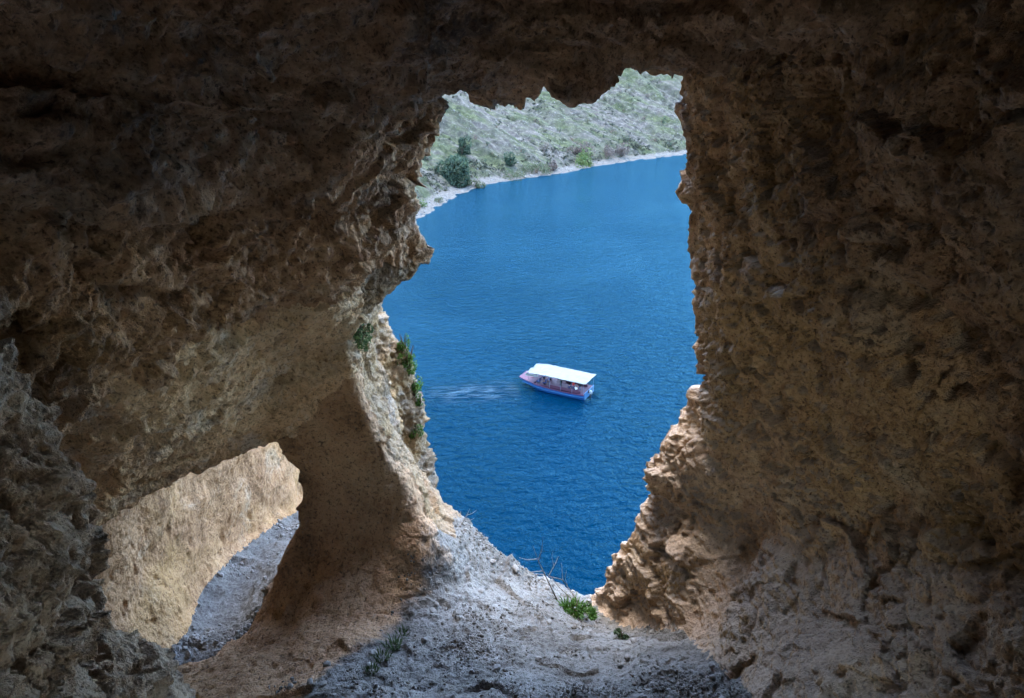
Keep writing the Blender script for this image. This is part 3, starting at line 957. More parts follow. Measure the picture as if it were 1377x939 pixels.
def bush(name, loc, rx, ry, rz, leaf, mat, label, cat, group, rng, n=500, size=None, lumps=9, rotz=None, updir=0.2, bark='bark'):
    o = empty(name, loc, rng.uniform(0, 6.28) if rotz is None else rotz)
    tag(o, label, cat, group)
    size = size or 0.16 * rx
    v, f = leaf_cloud(rng, n, (rx, ry, rz), size, lumps, updir=updir)
    mesh_np('crown' if cat in ('tree', 'bush') else 'foliage', v, f, M[mat], o, smooth=False)
    v, f = tube_mesh(stems_for(rng, 6, rz * 0.75, rx * 0.6, 0.035 * rx, 0.012 * rx), 5)
    mesh_np('trunk' if cat in ('tree', 'bush') else 'stem', v, f, M[bark], o)
    return o

rb = np.random.default_rng(5)
PXM = lambda p: p.y / (FPX * 0.98)          # metres per photo pixel at that place
def hill_bush(px, py, wpx, hpx, mat, label, name='hillside_bush', group=None, n=700, lumps=9, updir=0.2, cat='bush'):
    p = hill_hit(px, py)
    if p is None:
        return
    k = PXM(p)
    return bush(name, p - Vector((0, 0, 0.15)), wpx * k * 0.68, wpx * k * 0.6, hpx * k * 1.15, None, mat, label, cat, group, rb, n=n, size=0.17 * min(wpx, hpx) * k, lumps=lumps, updir=updir)
hill_bush(617, 250, 46, 30, 'leaf_dark', 'broad dark green reedy thicket overhanging the pale gravel shore', 'shore_thicket', n=2600, lumps=16, updir=0.9)
hill_bush(640, 252, 18, 14, 'leaf_olive', 'low olive bush at the end of the broad dark thicket', 'shore_bush', n=500)
hill_bush(621, 207, 18, 20, 'leaf_dark', 'round dark green tree above the broad shore thicket', 'hillside_tree', cat='tree', n=1100, lumps=10)
hill_bush(613, 217, 15, 10, 'leaf_dark', 'small dark bush just below the round dark tree', n=500)
hill_bush(685, 222, 22, 14, 'leaf_dark', 'dark green bush on the slope between two grey scree streaks', n=800)
hill_bush(690, 239, 34, 10, 'leaf_olive', 'long low olive scrub clump along the top of the shore bank', n=900, lumps=14)
hill_bush(722, 233, 30, 12, 'leaf_olive', 'wide olive bush along the shore bank beside a russet one', n=900, lumps=12)
hill_bush(745, 229, 20, 12, 'leaf_red', 'dull russet bush on the shore bank next to a wide olive one', n=700)
hill_bush(786, 222, 32, 16, 'leaf_fresh', 'fresh green bush spreading down to the waterline', n=1100, lumps=12)
hill_bush(780, 208, 30, 14, 'leaf_red', 'large russet thorny bush above the fresh green bush', n=900, lumps=12)
hill_bush(815, 210, 18, 12, 'leaf_red', 'compact russet bush near the narrow far beach', n=600)
hill_bush(834, 209, 22, 12, 'leaf_red', 'wide russet bush beside a pale boulder on the far beach', n=700)
hill_bush(560, 278, 26, 12, 'leaf_fresh', 'bright green low bush at the water end of the grassy slope', n=900, lumps=12)
hill_bush(590, 272, 16, 7, 'leaf_olive', 'flat olive shrub on the gravel bank below the thicket', n=500)
hill_bush(573, 215, 12, 8, 'leaf_dark', 'small dark shrub on the pale rock outcrop', n=400)
hill_bush(570, 245, 14, 8, 'leaf_olive', 'small olive shrub on the yellow-green grassy slope', n=400)
for i, (px, py, wd) in enumerate([(655, 196, 10), (668, 172, 9), (640, 188, 10), (700, 205, 10), (715, 190, 9), (735, 200, 12), (752, 178, 9), (690, 160, 9), (770, 190, 10), (800, 196, 11),
                                  (790, 165, 9), (822, 180, 10), (846, 190, 11), (862, 200, 10), (880, 190, 10), (900, 196, 9), (838, 150, 9), (866, 160, 9), (890, 165, 10), (812, 135, 8), (720, 165, 9),
                                  (650, 220, 10), (662, 208, 8), (870, 130, 8), (846, 118, 8)]):
    hill_bush(px, py, wd, wd * 0.6, ['leaf_dark', 'leaf_olive', 'leaf_red'][i % 3], 'small %s tufted shrub dotted over the open far hillside slope' % ['dark green', 'olive', 'russet'][i % 3], group=['dark green', 'olive', 'russet'][i % 3] + ' shrubs dotted over the far hillside', n=160, lumps=5)

# tiny scrub and stones that cover the slope
N = 9000
ss = rb.uniform(335, 655, N); tt = np.where(rb.random(N) < 0.25, rb.uniform(8, 20, N), rb.uniform(9, 150, N))
dens = noise(np.stack([ss * 0.06, tt * 0.02, 0 * ss + 2], 1)) + rb.normal(0, 0.25, N)
ss, tt = ss[dens > 0.05], tt[dens > 0.05]
bx, by = shore(ss); bx = bx + tt * INL[0]; by = by + tt * INL[1]
Vs, Fs, o_ = [], [], 0
for x, y in zip(bx, by):
    h = hill_down(x, y)
    if h is None:
        continue
    r = 0.35 + 1.5 * rb.random() ** 2.2
    v, f = leaf_cloud(rb, 16, (r, r, r * 0.8), r * 0.55, 3, updir=0.3)
    Vs.append(v + np.array(h)); Fs.append(f + o_); o_ += len(v)
scrub = mesh_np('hillside_scrub', np.concatenate(Vs), np.concatenate(Fs), M['leaf_scrub'], smooth=False)
tag(scrub, 'low olive scrub scattered over the far hillside', 'scrub', kind='stuff')

def stone_proto(rng, sub=1):
    bm = bmesh.new()
    bmesh.ops.create_icosphere(bm, subdivisions=sub, radius=1.0)
    ax = rng.uniform(0.6, 1.15, 3)
    for v in bm.verts:
        v.co = Vector((v.co.x * ax[0], v.co.y * ax[1], v.co.z * ax[2] * 0.75)) * rng.uniform(0.78, 1.12)
    v = np.array([v.co[:] for v in bm.verts]); f = np.array([[x.index for x in q.verts] for q in bm.faces])
    bm.free()
    return v, f
def mat_pebble(name, stops):
    t = NT(name)
    gi = t.n('ShaderNodeNewGeometry')
    c = t.ramp(gi.outputs['Random Per Island'], stops)
    n = t.noise(t.coord(), 90.0, 3, 0.7)
    t.color(t.mix(t.ramp(n, [(0.35, 0.3), (0.6, 0.0)]), c, (0.14, 0.13, 0.12)))
    return t.m
M['stone'] = mat_pebble('loose_stone_rock', [(0.0, (0.07, 0.063, 0.056)), (0.3, (0.15, 0.14, 0.13)), (0.75, (0.21, 0.198, 0.186)), (1.0, (0.28, 0.272, 0.264))])
M['pathstone'] = mat_plain('path_stone', (0.20, 0.195, 0.19), 0.9, 0.1, 0.4, 30)
M['hillstone'] = mat_plain('hillside_stone', (0.14, 0.133, 0.122), 0.9, 0.1, 0.3, 0.5)
protos = [stone_proto(rb) for _ in range(8)]
def rot_rand(rng):
    q = rng.normal(size=4); q /= np.linalg.norm(q)
    w, x, y, z = q
    return np.array([[1 - 2 * (y * y + z * z), 2 * (x * y - z * w), 2 * (x * z + y * w)], [2 * (x * y + z * w), 1 - 2 * (x * x + z * z), 2 * (y * z - x * w)], [2 * (x * z - y * w), 2 * (y * z + x * w), 1 - 2 * (x * x + y * y)]])
N = 2600
ss = rb.uniform(335, 655, N); tt = np.where(rb.random(N) < 0.45, rb.uniform(0.5, 9, N), rb.uniform(9, 150, N))
bx, by = shore(ss); bx = bx + tt * INL[0]; by = by + tt * INL[1]
Vs, Fs, o_ = [], [], 0
for x, y in zip(bx, by):
    h = hill_down(x, y)
    if h is None:
        continue
    v, f = protos[rb.integers(0, 8)]
    r = 0.14 + 0.55 * rb.random() ** 3
    Vs.append((v * r) @ rot_rand(rb).T + np.array(h)); Fs.append(f + o_); o_ += len(v)
st = mesh_np('hillside_stones', np.concatenate(Vs), np.concatenate(Fs), M['hillstone'], smooth=False)
tag(st, 'pale stones strewn over the far shore and slope', 'stones', kind='stuff')
for px, py, r in [(884, 212, 2.2), (706, 238, 1.3), (715, 237, 1.1), (843, 216, 1.2)]:
    p = hill_hit(px, py)
    if p:
        v, f = stone_proto(rb, 2)
        o = mesh_np('shore_boulder', v * r, f, M['hillstone'], smooth=False); o.location = p
        tag(o, 'pale boulder lying on the far shore gravel' if r < 2 else 'big pale boulder standing at the end of the far beach', 'boulder', 'boulders on the far shore' if r < 2 else None)
# ------------------------------------------------------------------ excursion boat
M['hull'] = mat_plain('hull_blue_paint', (0.006, 0.048, 0.155), 0.4, 0.45, 0.18, 1.5)
M['hull_light'] = mat_plain('hull_pale_blue_paint', (0.022, 0.090, 0.20), 0.45, 0.4, 0.15, 1.5)
M['deck'] = mat_plain('deck_mauve_paint', (0.058, 0.019, 0.040), 0.6, 0.3, 0.22, 1.2)
M['bench'] = mat_plain('bench_mauve_paint', (0.066, 0.026, 0.046), 0.6, 0.3, 0.15, 2.0)
M['navy'] = mat_plain('navy_vinyl', (0.018, 0.03, 0.11), 0.5, 0.4, 0.2, 3.0)
M['canvas'] = mat_plain('canopy_canvas', (0.26, 0.285, 0.272), 0.8, 0.2, 0.07, 0.8)
M['steel'] = mat_plain('post_grey_paint', (0.12, 0.14, 0.18), 0.5, 0.4, 0.1, 4.0)
M['motor_w'] = mat_plain('motor_white', (0.3, 0.3, 0.3), 0.4, 0.5, 0.05, 4.0)
M['dark'] = mat_plain('dark_rubber', (0.02, 0.02, 0.022), 0.6, 0.3, 0.1, 4.0)

boat = empty('excursion_boat', (13.15, 114.6, 0.0), math.radians(151.3))
tag(boat, 'flat-bowed blue and mauve excursion boat under a long white canopy on the river', 'boat')
XS = [0.0, 0.05, 1.5, 3.0, 4.5, 6.0, 7.5, 8.8, 9.8, 10.8, 11.8, 12.6]
HW = [2.10, 2.12, 2.25, 2.32, 2.34, 2.34, 2.30, 2.22, 2.10, 1.94, 1.74, 1.55]
SZ = [0.95, 0.95, 0.92, 0.90, 0.90, 0.92, 0.96, 1.02, 1.10, 1.20, 1.32, 1.42]
KZ = [-0.45, -0.45, -0.5, -0.5, -0.5, -0.5, -0.45, -0.30, -0.02, 0.34, 0.76, 1.12]
bm = bmesh.new()
rings = []
for x, w, sz_, kz in zip(XS, HW, SZ, KZ):
    ch = kz + (sz_ - kz) * 0.22
    prof = [(-w, sz_), (-w * 0.97, (sz_ + ch) / 2), (-w * 0.88, ch), (-w * 0.5, kz), (0, kz - 0.05), (w * 0.5, kz), (w * 0.88, ch), (w * 0.97, (sz_ + ch) / 2), (w, sz_)]
    rings.append([bm.verts.new((x, y, z)) for y, z in prof])
for a, b in zip(rings[:-1], rings[1:]):
    for i in range(8):
        bm.faces.new((a[i], b[i], b[i + 1], a[i + 1]))
bm.faces.new(rings[0][::-1]); bm.faces.new(rings[-1])
bm_obj('hull', bm, M['hull'], boat)
def strip(name, x0, x1, off, dz, wd, th, mat):
    for s_ in (-1, 1):
        bm = bmesh.new()
        xs = np.linspace(x0, x1, 14)
        rr = []
        for x in xs:
            w = np.interp(x, XS, HW) + off; z = np.interp(x, XS, SZ) + dz
            rr.append([bm.verts.new((x, s_ * yy, zz)) for yy, zz in ((w, z - th), (w, z), (w - wd, z), (w - wd, z - th))])
        for a, b in zip(rr[:-1], rr[1:]):
            for i in range(4):
                q = (a[i], b[i], b[(i + 1) % 4], a[(i + 1) % 4])
                bm.faces.new(q if s_ < 0 else q[::-1])
        bm.faces.new(rr[0] if s_ < 0 else rr[0][::-1]); bm.faces.new(rr[-1][::-1] if s_ < 0 else rr[-1])
        bm_obj(name, bm, mat, boat)
strip('gunwale', 0.0, 9.7, 0.06, 0.055, 0.26, 0.12, M['deck'])
strip('rubbing_strake', 0.0, 11.9, 0.035, -0.36, 0.06, 0.11, M['hull_light'])
def box(bm, x0, x1, y0, y1, z0, z1):
    vs = [bm.verts.new(p) for p in ((x0, y0, z0), (x1, y0, z0), (x1, y1, z0), (x0, y1, z0), (x0, y0, z1), (x1, y0, z1), (x1, y1, z1), (x0, y1, z1))]
    for f in ((0, 3, 2, 1), (4, 5, 6, 7), (0, 1, 5, 4), (1, 2, 6, 5), (2, 3, 7, 6), (3, 0, 4, 7)):
        bm.faces.new([vs[i] for i in f])
def part_box(name, dims, mat, parent, bev=0.03):
    bm = bmesh.new(); box(bm, *dims)
    if bev:
        bmesh.ops.bevel(bm, geom=bm.edges[:], offset=bev, segments=2, affect='EDGES')
    return bm_obj(name, bm, mat, parent)
# deck boards laid over the hull top, a raised foredeck at the flat bow
bm = bmesh.new(); box(bm, 0.1, 9.7, -1.85, 1.85, 0.93, 0.985)
bm_obj('deck', bm, M['deck'], boat)
bm = bmesh.new()
fr = []
for x in (9.6, 10.3, 11.0, 11.8, 12.4, 12.75):
    w = np.interp(x, XS, HW) + 0.07 - (0.12 if x > 12.7 else 0); z = np.interp(x, XS, SZ) + 0.02
    fr.append([bm.verts.new((x, -w, z)), bm.verts.new((x, w, z)), bm.verts.new((x, w, z + 0.09)), bm.verts.new((x, -w, z + 0.09))])
for a, b in zip(fr[:-1], fr[1:]):
    for i in range(4):
        bm.faces.new((a[i], a[(i + 1) % 4], b[(i + 1) % 4], b[i]))
bm.faces.new(fr[0][::-1]); bm.faces.new(fr[-1])
bmesh.ops.recalc_face_normals(bm, faces=bm.faces[:])
fd = bm_obj('foredeck', bm, M['deck'], boat)
part_box('hatch', (10.5, 11.2, -0.45, 0.45, 1.26, 1.36), M['bench'], fd)
part_box('transom', (-0.10, 0.06, -2.02, 2.02, 0.10, 1.28), M['hull_light'], boat)
for y0 in (-1.78, 1.36):
    part_box('bench', (0.9, 6.6, y0, y0 + 0.42, 0.99, 1.40), M['bench'], boat)
part_box('engine_box', (2.3, 3.3, -0.5, 0.5, 0.99, 1.45), M['bench'], boat)
part_box('table', (4.4, 6.0, -0.42, 0.42, 1.55, 1.62), M['bench'], boat)
part_box('table_leg', (5.1, 5.3, -0.1, 0.1, 0.99, 1.55), M['steel'], boat)
for x0, y0 in ((7.5, 0.75), (7.5, -1.45), (8.7, 0.75), (8.7, -1.45)):
    sb = part_box('seat', (x0, x0 + 0.65, y0, y0 + 0.75, 1.25, 1.45), M['navy'], boat, 0.05)
    part_box('seat_back', (x0 - 0.02, x0 + 0.12, y0, y0 + 0.75, 1.45, 2.0), M['navy'], sb, 0.04)
    part_box('seat_base', (x0 + 0.1, x0 + 0.5, y0 + 0.1, y0 + 0.6, 0.99, 1.25), M['dark'], sb, 0)
# canopy : a canvas sagging between cross bars, with a crease across it
CX0, CX1, CW = -0.35, 11.0, 2.40
nxs, nys = 68, 20
bm = bmesh.new()
grid = []
rc = np.random.default_rng(3)
for i in range(nxs + 1):
    row = []
    x = CX0 + (CX1 - CX0) * i / nxs
    for j in range(nys + 1):
        y = -CW + 2 * CW * j / nys
        sag = -0.07 * abs(math.sin(math.pi * (x - CX0) / 1.9)) * (1 - (y / CW) ** 2) - 0.05 * (y / CW) ** 2
        nz_ = 0.05 * float(noise(np.array([[x * 0.9, y * 0.9, 1.0]]))[0])
        crease = 0.07 * math.exp(-((x - 8.1 - 0.28 * y) / 0.10) ** 2)
        front = max(0.0, (x - 8.6) / 2.4)
        sag -= front * 0.20 + front * 0.12 * math.sin(y * 3.1 + x * 2.0)
        row.append(bm.verts.new((x, y + 0.04 * math.sin(x * 2.1) * (abs(j - nys / 2) == nys / 2), 3.25 + sag + nz_ + crease)))
    grid.append(row)
for i in range(nxs):
    for j in range(nys):
        bm.faces.new((grid[i][j], grid[i + 1][j], grid[i + 1][j + 1], grid[i][j + 1]))
ex = bmesh.ops.solidify(bm, geom=bm.faces[:], thickness=0.02)
canopy = bm_obj('canopy', bm, M['canvas'], boat, smooth=True)
for x in np.linspace(0.1, 10.6, 6):
    v, f = tube_mesh([([(x, -2.3, 3.10), (x, -1.0, 3.13), (x, 1.0, 3.13), (x, 2.3, 3.10)], 0.03, 0.03)], 6)
    mesh_np('cross_bar', v, f, M['steel'], canopy)
for x in np.linspace(0.1, 10.6, 6):
    for s_ in (-1, 1):
        w = np.interp(x, XS, HW) - 0.08; z = np.interp(x, XS, SZ)
        v, f = tube_mesh([([(x, s_ * w, z - 0.05), (x, s_ * (w + 0.05), 1.9), (x, s_ * 2.28, 3.10)], 0.035, 0.03)], 6)
        mesh_np('canopy_post', v, f, M['steel'], boat)
for s_ in (-1, 1):
    v, f = tube_mesh([([(0.1, s_ * 2.28, 3.08), (5, s_ * 2.3, 3.09), (10.7, s_ * 2.28, 3.06)], 0.03, 0.03)], 6)
    mesh_np('side_rail', v, f, M['steel'], boat)
# rolled flap of canvas hanging at the bow end
bm = bmesh.new()
rows = []
for i in range(13):
    x = 8.5 + 2.5 * i / 12
    rows.append([bm.verts.new((x + 0.05 * k, 2.37 + 0.07 * math.sin(i * 1.7 + k), 3.10 - 0.16 * k - 0.20 * max(0, (x - 8.6) / 2.4) + 0.03 * math.sin(i * 2.3))) for k in range(4)])
for a, b in zip(rows[:-1], rows[1:]):
    for k in range(3):
        bm.faces.new((a[k], a[k + 1], b[k + 1], b[k]))
bmesh.ops.solidify(bm, geom=bm.faces[:], thickness=0.015)
bm_obj('canvas_flap', bm, M['canvas'], canopy, smooth=True)
# outboard motor on the transom
mo = part_box('outboard_motor', (-0.75, -0.25, 0.25, 0.75, 0.75, 1.35), M['motor_w'], boat, 0.12)
part_box('shaft', (-0.6, -0.4, 0.42, 0.58, -0.6, 0.76), M['dark'], mo, 0.02)
part_box('clamp', (-0.28, -0.08, 0.38, 0.62, 0.85, 1.33), M['dark'], mo, 0.02)
v, f = tube_mesh([([(-0.16, -0.9, -0.3), (-0.16, -0.9, 1.3)], 0.025, 0.025), ([(-0.16, -1.3, -0.3), (-0.16, -1.3, 1.3)], 0.025, 0.025)] + [([(-0.16, -0.9, z), (-0.16, -1.3, z)], 0.02, 0.02) for z in (0.0, 0.35, 0.7, 1.05)], 6)
mesh_np('ladder', v, f, M['steel'], boat)
v, f = tube_mesh([([(10.9, s_ * 1.85, 1.25), (10.9, s_ * 1.85, 1.85), (11.9, s_ * 1.7, 1.95), (12.1, s_ * 1.66, 1.45)], 0.025, 0.025) for s_ in (-1,)], 6)
mesh_np('bow_rail', v, f, M['steel'], boat)

# ------------------------------------------------------------------ people aboard
M['skin'] = mat_plain('skin', (0.36, 0.20, 0.13), 0.6, 0.3, 0.08, 9.0)
M['hair'] = mat_plain('dark_hair', (0.015, 0.012, 0.01), 0.7, 0.3, 0.2, 20)
def cloth(n, c):
    if n not in M:
        M[n] = mat_plain(n + '_cloth', c, 0.85, 0.15, 0.15, 5)
    return M[n]
def person(pose, x, y, z, rz, shirt, trousers, label, hand=None):
    """one skinned figure; x, y, z in boat space, facing local +x before rz"""
    J_ = {}
    if pose == 'stand':
        pts = {'pel': (0, 0, 0.95), 'bel': (0.01, 0, 1.10), 'che': (0.02, 0, 1.32), 'nec': (0.02, 0, 1.50), 'jaw': (0.05, 0, 1.58), 'hea': (0.04, 0, 1.66), 'top': (0.02, 0, 1.735)}
        leg = lambda s: [('hip', (0, .1 * s, .90)), ('kne', (.03, .11 * s, .50)), ('ank', (-.02, .12 * s, .09)), ('toe', (.14, .13 * s, .04))]
        arm = lambda s: [('sho', (0, .19 * s, 1.42)), ('elb', (-.02, .25 * s, 1.14)), ('wri', (.14, .22 * s, .94)), ('han', (.20, .20 * s, .87))]
    else:
        pts = {'pel': (0, 0, 0.50), 'bel': (0.01, 0, 0.66), 'che': (0.05, 0, 0.88), 'nec': (0.09, 0, 1.05), 'jaw': (0.13, 0, 1.13), 'hea': (0.12, 0, 1.21), 'top': (0.10, 0, 1.285)}
        leg = lambda s: [('hip', (.06, .1 * s, .48)), ('kne', (.46, .13 * s, .50)), ('ank', (.44, .13 * s, .09)), ('toe', (.60, .14 * s, .04))]
        arm = lambda s: [('sho', (.05, .19 * s, .97)), ('elb', (.10, .26 * s, .70)), ('wri', (.34, .18 * s, .60)), ('han', (.42, .15 * s, .57))]
    rad = {'pel': .135, 'bel': .125, 'che': .15, 'nec': .055, 'jaw': .075, 'hea': .095, 'top': .06, 'hip': .088, 'kne': .058, 'ank': .042, 'toe': .035, 'sho': .07, 'elb': .045, 'wri': .032, 'han': .035}
    names, P3, E = [], [], []
    def add(n, p):
        names.append(n); P3.append(p); return len(names) - 1
    prev = None
    for n in ('pel', 'bel', 'che', 'nec', 'jaw', 'hea', 'top'):
        k = add(n, pts[n])
        if prev is not None: E.append((prev, k))
        prev = k
    for s in (-1, 1):
        prev = 0
        for n, p in leg(s):
            k = add(n, p); E.append((prev, k)); prev = k
        prev = 2
        for n, p in arm(s):
            k = add(n, p); E.append((prev, k)); prev = k
        for fi, (dy, ln) in enumerate(((-.022, .06), (-.008, .075), (.008, .08), (.02, .07))):   # four fingers
            bp = P3[prev]; k = add('fin', (bp[0] + ln, bp[1] + dy, bp[2] - .03)); E.append((prev, k))
        bp = P3[prev]; k = add('fin', (bp[0] + .03, bp[1] - .045 * s, bp[2] - .005)); E.append((prev, k))   # thumb
    k = add('nos', (pts['hea'][0] + .105, 0, pts['hea'][2] - .03)); E.append((5, k))
    rad['fin'] = .010; rad['nos'] = .016
    me = bpy.data.meshes.new('person')
    me.from_pydata(P3, E, [])
    o = bpy.data.objects.new('person_tmp', me); COL.objects.link(o)
    md = o.modifiers.new('skin', 'SKIN'); md.use_smooth_shade = True
    sv = me.skin_vertices[0].data
    for i, n in enumerate(names):
        sv[i].radius = (rad[n], rad[n])
    sv[0].use_root = True
    o.modifiers.new('sub', 'SUBSURF').levels = 1
    ev = o.evaluated_get(bpy.context.evaluated_depsgraph_get())
    m2 = bpy.data.meshes.new_from_object(ev)
    bpy.data.objects.remove(o)
    m2.name = 'person'
    for mt in (M['skin'], shirt, trousers, M['hair'], M['dark']):
        m2.materials.append(mt)
    A = np.array(P3)
    grp = {'pel': 2, 'bel': 1, 'che': 1, 'nec': 0, 'jaw': 0, 'hea': 0, 'top': 3, 'hip': 2, 'kne': 2, 'ank': 2, 'toe': 4, 'sho': 1, 'elb': 1, 'wri': 0, 'han': 0, 'fin': 0, 'nos': 0}
    for p in m2.polygons:
        c = np.array(p.center)
        i = int(((A - c) ** 2).sum(1).argmin())
        g = grp[names[i]]
        if names[i] in ('hea', 'jaw') and (c[0] < A[5][0] - 0.01 or c[2] > A[5][2] + 0.05):
            g = 3
        p.material_index = g
        p.use_smooth = True
    ob = bpy.data.objects.new('person', m2); COL.objects.link(ob)
    mw = Matrix.Translation(boat.location) @ Matrix.Rotation(boat.rotation_euler.z, 4, 'Z')
    ob.location = mw @ Vector((x, y, z))
    ob.rotation_euler = (0, 0, boat.rotation_euler.z + rz)
    tag(ob, label, 'person')
    return ob
DK = 0.985
person('stand', 4.75, 1.2, DK, -0.6, cloth('black', (.02, .02, .025)), cloth('charcoal', (.03, .03, .035)), 'person in black standing at the open side near the middle of the boat')
person('sit', 3.0, 1.56, DK - .08, -1.5, cloth('navy_blue', (.03, .04, .10)), cloth('charcoal', (.03, .03, .035)), 'person in a navy top seated on the side bench')
person('stand', 2.4, 1.15, DK, 2.6, cloth('red', (.45, .03, .03)), cloth('denim', (.05, .08, .16)), 'person in a red top standing near the stern')
person('sit', 1.75, 1.56, DK - .08, -1.6, cloth('white', (.70, .68, .66)), cloth('black', (.02, .02, .025)), 'person in a white top seated on the bench by the stern')
person('stand', 1.25, 1.1, DK, 1.7, cloth('black', (.02, .02, .025)), cloth('denim', (.05, .08, .16)), 'person in black standing by the stern with blue jeans')
person('stand', 7.0, 1.2, DK, 0.4, cloth('royal_blue', (.03, .08, .30)), cloth('navy_blue', (.03, .04, .10)), 'person in a blue top standing behind the navy front seats')
person('sit', 7.62, 1.1, 0.99, 0.0, cloth('grey_blue', (.10, .14, .26)), cloth('charcoal', (.03, .03, .035)), 'person in a grey-blue top on a navy seat under the canopy front')

# ------------------------------------------------------------------ plants on the rock
def blades(rng, n, rad, h, w, lean=0.5):
    V, Fq = [], []
    for _ in range(n):
        a = rng.uniform(0, 6.283); r = rad * math.sqrt(rng.random()); b = rng.uniform(0, 6.283)
        base = np.array([r * math.cos(a), r * math.sin(a), -0.1 * h])
        ln = h * rng.uniform(0.5, 1.1); le = lean * rng.uniform(0.2, 1.2)
        out = np.array([math.cos(a) * 0.7 + 0.5 * math.cos(b), math.sin(a) * 0.7 + 0.5 * math.sin(b), 0])
        sd = np.array([-math.sin(b), math.cos(b), 0]) * w
        p1 = base + np.array([0, 0, ln * 0.55]) + out * ln * le * 0.35
        p2 = base + np.array([0, 0, ln * (1 - 0.4 * le)]) + out * ln * le * 0.9
        o = len(V)
        V += [base - sd, base + sd, p1 + sd * 0.8, p1 - sd * 0.8, p2 + sd * 0.15, p2 - sd * 0.15]
        Fq += [(o, o + 1, o + 2, o + 3), (o + 3, o + 2, o + 4, o + 5)]
    return V, Fq
rp = np.random.default_rng(21)
def plant_at(px, py, name, label, cat, group=None):
    p, n = rock_hit(px, py)
    o = empty(name, p if p else Vector((0, 3, H - 2)), rp.uniform(0, 6))
    o['_n'] = 0.0; del o['_n']
    tag(o, label, cat, group)
    return o
def tuft(px, py, wpx, hpx, mat, label, name='grass_tuft', cat='grass', group=None, n=120, lean=0.7):
    o = plant_at(px, py, name, label, cat, group)
    k = o.location.length_squared and (Vector(o.location) - Vector((0, 0, H))).length / 1040.0
    v, f = blades(rp, n, wpx * k * 0.42, hpx * k * 1.2, 0.9 * k, lean)
    mesh_np('blades', v, f, M[mat], o, smooth=False)
    return o
def shrub(px, py, wpx, hpx, mat, label, name, cat='plant', group=None, n=300, lf=3.4, lumps=8):
    o = plant_at(px, py, name, label, cat, group)
    k = (Vector(o.location) - Vector((0, 0, H))).length / 1040.0
    v, f = leaf_cloud(rp, n, (wpx * k * 0.55, wpx * k * 0.5, hpx * k * 0.75), lf * k, lumps, updir=0.3)
    mesh_np('foliage', v, f, M[mat], o, smooth=False)
    v, f = tube_mesh(stems_for(rp, 9, hpx * k * 0.8, wpx * k * 0.42, 0.9 * k, 0.3 * k), 4)
    mesh_np('stem', v, f, M['bark'], o)
    return o
shrub(484, 464, 58, 50, 'leaf_fresh', 'small bushy plant rooted high on the pale window jamb', 'wall_plant', n=650, lf=5.0, lumps=12)
tuft(768, 822, 36, 13, 'leaf_bright', 'bright green grass clump on the edge of the stone sill', n=240, lean=1.0)
tuft(792, 830, 20, 10, 'leaf_bright', 'short green grass clump on the sill against the right wall', n=200, lean=0.9)
shrub(776, 824, 44, 20, 'leaf_bright', 'leafy green herb spreading among the grass on the sill edge', 'sill_herb', n=260, lf=4.2, lumps=10)
shrub(835, 856, 24, 10, 'leaf_grey', 'low dusty green plant at the foot of the right wall', 'sill_plant', n=160, lf=4.0, lumps=6)
for px, py, wd, n, lb in [(500, 902, 18, 34, 'sparse grass tuft at the low end of the crack in the pale floor'), (514, 885, 22, 44, 'grass tuft in the floor crack next to its low end'),
                          (529, 868, 26, 60, 'thickest grass tuft growing in the middle of the floor crack'), (543, 852, 20, 34, 'thin grass tuft at the upper end of the floor crack')]:
    tuft(px, py, wd, wd * 0.42, 'leaf_grey', lb, n=n, lean=1.0)
for px, py, w_, h_, n, lb in [(543, 472, 18, 34, 420, 'slim green cushion topmost on the outer cliff'), (550, 500, 26, 56, 800, 'long bright green cushion hanging down the outer cliff'),
                              (558, 532, 26, 34, 520, 'green cushion at the foot of the long hanging one'), (565, 545, 14, 14, 160, 'tiny dark green cushion below the hanging greenery'),
                              (558, 588, 26, 26, 480, 'round bright green cushion lowest on the outer cliff')]:
    o = shrub(px, py, w_, h_, 'leaf_bright', lb, 'cliff_plant', n=n, lf=3.2, lumps=9)
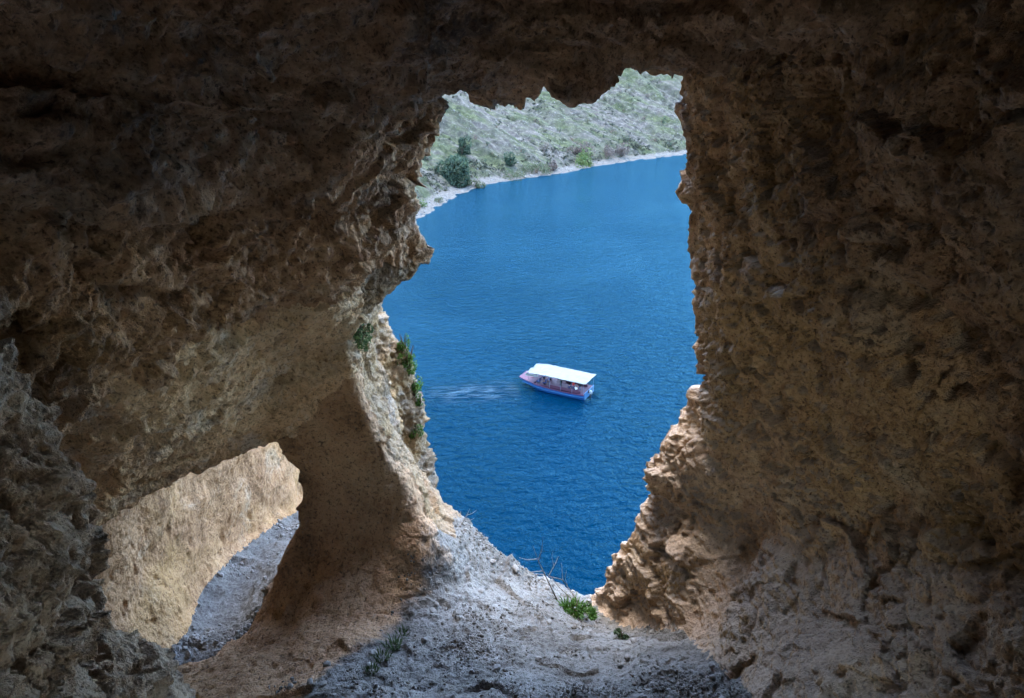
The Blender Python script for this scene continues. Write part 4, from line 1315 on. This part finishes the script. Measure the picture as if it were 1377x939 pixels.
# bare twigs
def twig_shrub(px, py, tips, label, name='dry_twig', r=1.0):
    o = plant_at(px, py, name, label, 'twig')
    o.rotation_euler = (0, 0, 0)
    b = Vector(o.location)
    Y0 = b.y
    paths = []
    for pl in tips:
        pts = [Vector(P(a, c, Y0 + dy)) + Vector((0, 0, H)) - b for a, c, dy in pl[:-1]]
        if pts:
            paths.append((pts, pl[-1] * 0.0022 * r, 0.0007 * r))
    main = [p for p in paths if p[1] > 0.0026 * r]
    v, f = tube_mesh(main, 5); mesh_np('stem', v, f, M['twig'], o)
    v, f = tube_mesh([p for p in paths if p[1] <= 0.0026 * r], 4); mesh_np('side_twigs', v, f, M['twig'], o)
    return o
twig_shrub(796, 833, [
    [(796, 835, 0.0), (775, 806, 0.03), (757, 780, 0.06), (738, 775, 0.05), (735, 770, 0.05), 1.8],
    [(752, 812, 0.03), (741, 790, 0.02), (733, 773, 0.0), (725, 757, -0.02), (716, 733, -0.05), 1.7],
    [(796, 835, 0.0), (772, 808, 0.02), (752, 790, 0.03), (741, 776, 0.02), 1.5],
    [(724, 755, -0.02), (729, 738, -0.04), (730, 722, -0.05), 0.9],
    [(738, 774, 0.0), (747, 758, 0.03), (751, 748, 0.05), 0.9],
    [(733, 773, 0.0), (718, 772, -0.02), (702, 775, -0.05), 0.9],
    [(730, 768, 0.0), (712, 770, 0.04), (706, 766, 0.06), 0.7],
    [(757, 782, 0.06), (756, 770, 0.08), (755, 757, 0.10), 0.8],
    [(740, 787, 0.02), (722, 779, 0.0), (716, 777, -0.02), 0.7],
    [(722, 752, -0.02), (708, 753, -0.04), (698, 750, -0.06), 0.7],
    [(764, 792, 0.05), (760, 776, 0.07), (762, 766, 0.08), 0.7],
    [(745, 762, 0.03), (742, 750, 0.05), (744, 740, 0.06), 0.6]], 'bare grey branching twig leaning out over the water from the sill', r=1.25)
twig_shrub(617, 706, [
    [(617, 710, 0.0), (624, 700, 0.02), (629, 690, 0.03), (632, 684, 0.04), 1.3],
    [(624, 700, 0.02), (630, 701, 0.03), (638, 697, 0.05), 0.9],
    [(622, 704, 0.01), (632, 712, 0.03), (637, 714, 0.05), 0.9],
    [(628, 693, 0.03), (636, 690, 0.05), (641, 686, 0.06), 0.7]], 'wispy dry sprig on the pale slope below the pillar', r=1.0)

# ------------------------------------------------------------------ loose stones and gravel on the floor
isfl = (fpart == 4) & (fnm[:, 2] > 0.55) & (fcen[:, 1] > 1.2) & (fcen[:, 1] < 3.3) & in_view(fcen - np.array([0, 0, H]), 30)
ispa = (fpart == 5) & (fnm[:, 2] > 0.6) & (fcen[:, 1] > 2.8) & (fcen[:, 1] < 5.4)
def scatter(mask, n, rmin, rmax, name, label, bias=0.0):
    cc = fcen[mask]; ar = RNG.random(len(cc))
    dn = fbm(cc * 3.2 + 4, 3) + 0.5 * noise(cc * 9)
    wgt = np.exp(4.5 * (dn + bias)); wgt /= wgt.sum()
    idx = RNG.choice(len(cc), n, p=wgt)
    Vs, Fs, o_ = [], [], 0
    for k in idx:
        v, f = protos[RNG.integers(0, 8)]
        r = rmin + (rmax - rmin) * RNG.random() ** 3
        Vs.append((v * r) @ rot_rand(RNG).T + cc[k] + RNG.normal(0, 0.004, 3) * [1, 1, 0] + [0, 0, r * 0.25]); Fs.append(f + o_); o_ += len(v)
    o = mesh_np(name, np.concatenate(Vs), np.concatenate(Fs), M['pathstone'] if 'path' in name else M['stone'], smooth=False)
    tag(o, label, 'gravel', kind='stuff')
scatter(isfl, 6500, 0.0022, 0.010, 'gravel', 'fine grey limestone gravel strewn over the cave floor')
scatter(ispa, 2600, 0.004, 0.022, 'path_gravel', 'grey gravel covering the ledge path beyond the doorway')
cc = fcen[isfl]
idx = RNG.choice(len(cc), 46, replace=False)
for k in idx:
    v, f = stone_proto(RNG, 2)
    r = RNG.uniform(0.011, 0.024)
    o = mesh_np('loose_stone', v * r, f, M['stone'], smooth=False)
    o.location = Vector(cc[k].tolist()) + Vector((0, 0, r * 0.35))
    o.rotation_euler = (RNG.uniform(-.3, .3), RNG.uniform(-.3, .3), RNG.uniform(0, 6))
    tag(o, 'small pale limestone fragment lying loose on the cave floor', 'stone', 'loose stones on the cave floor')
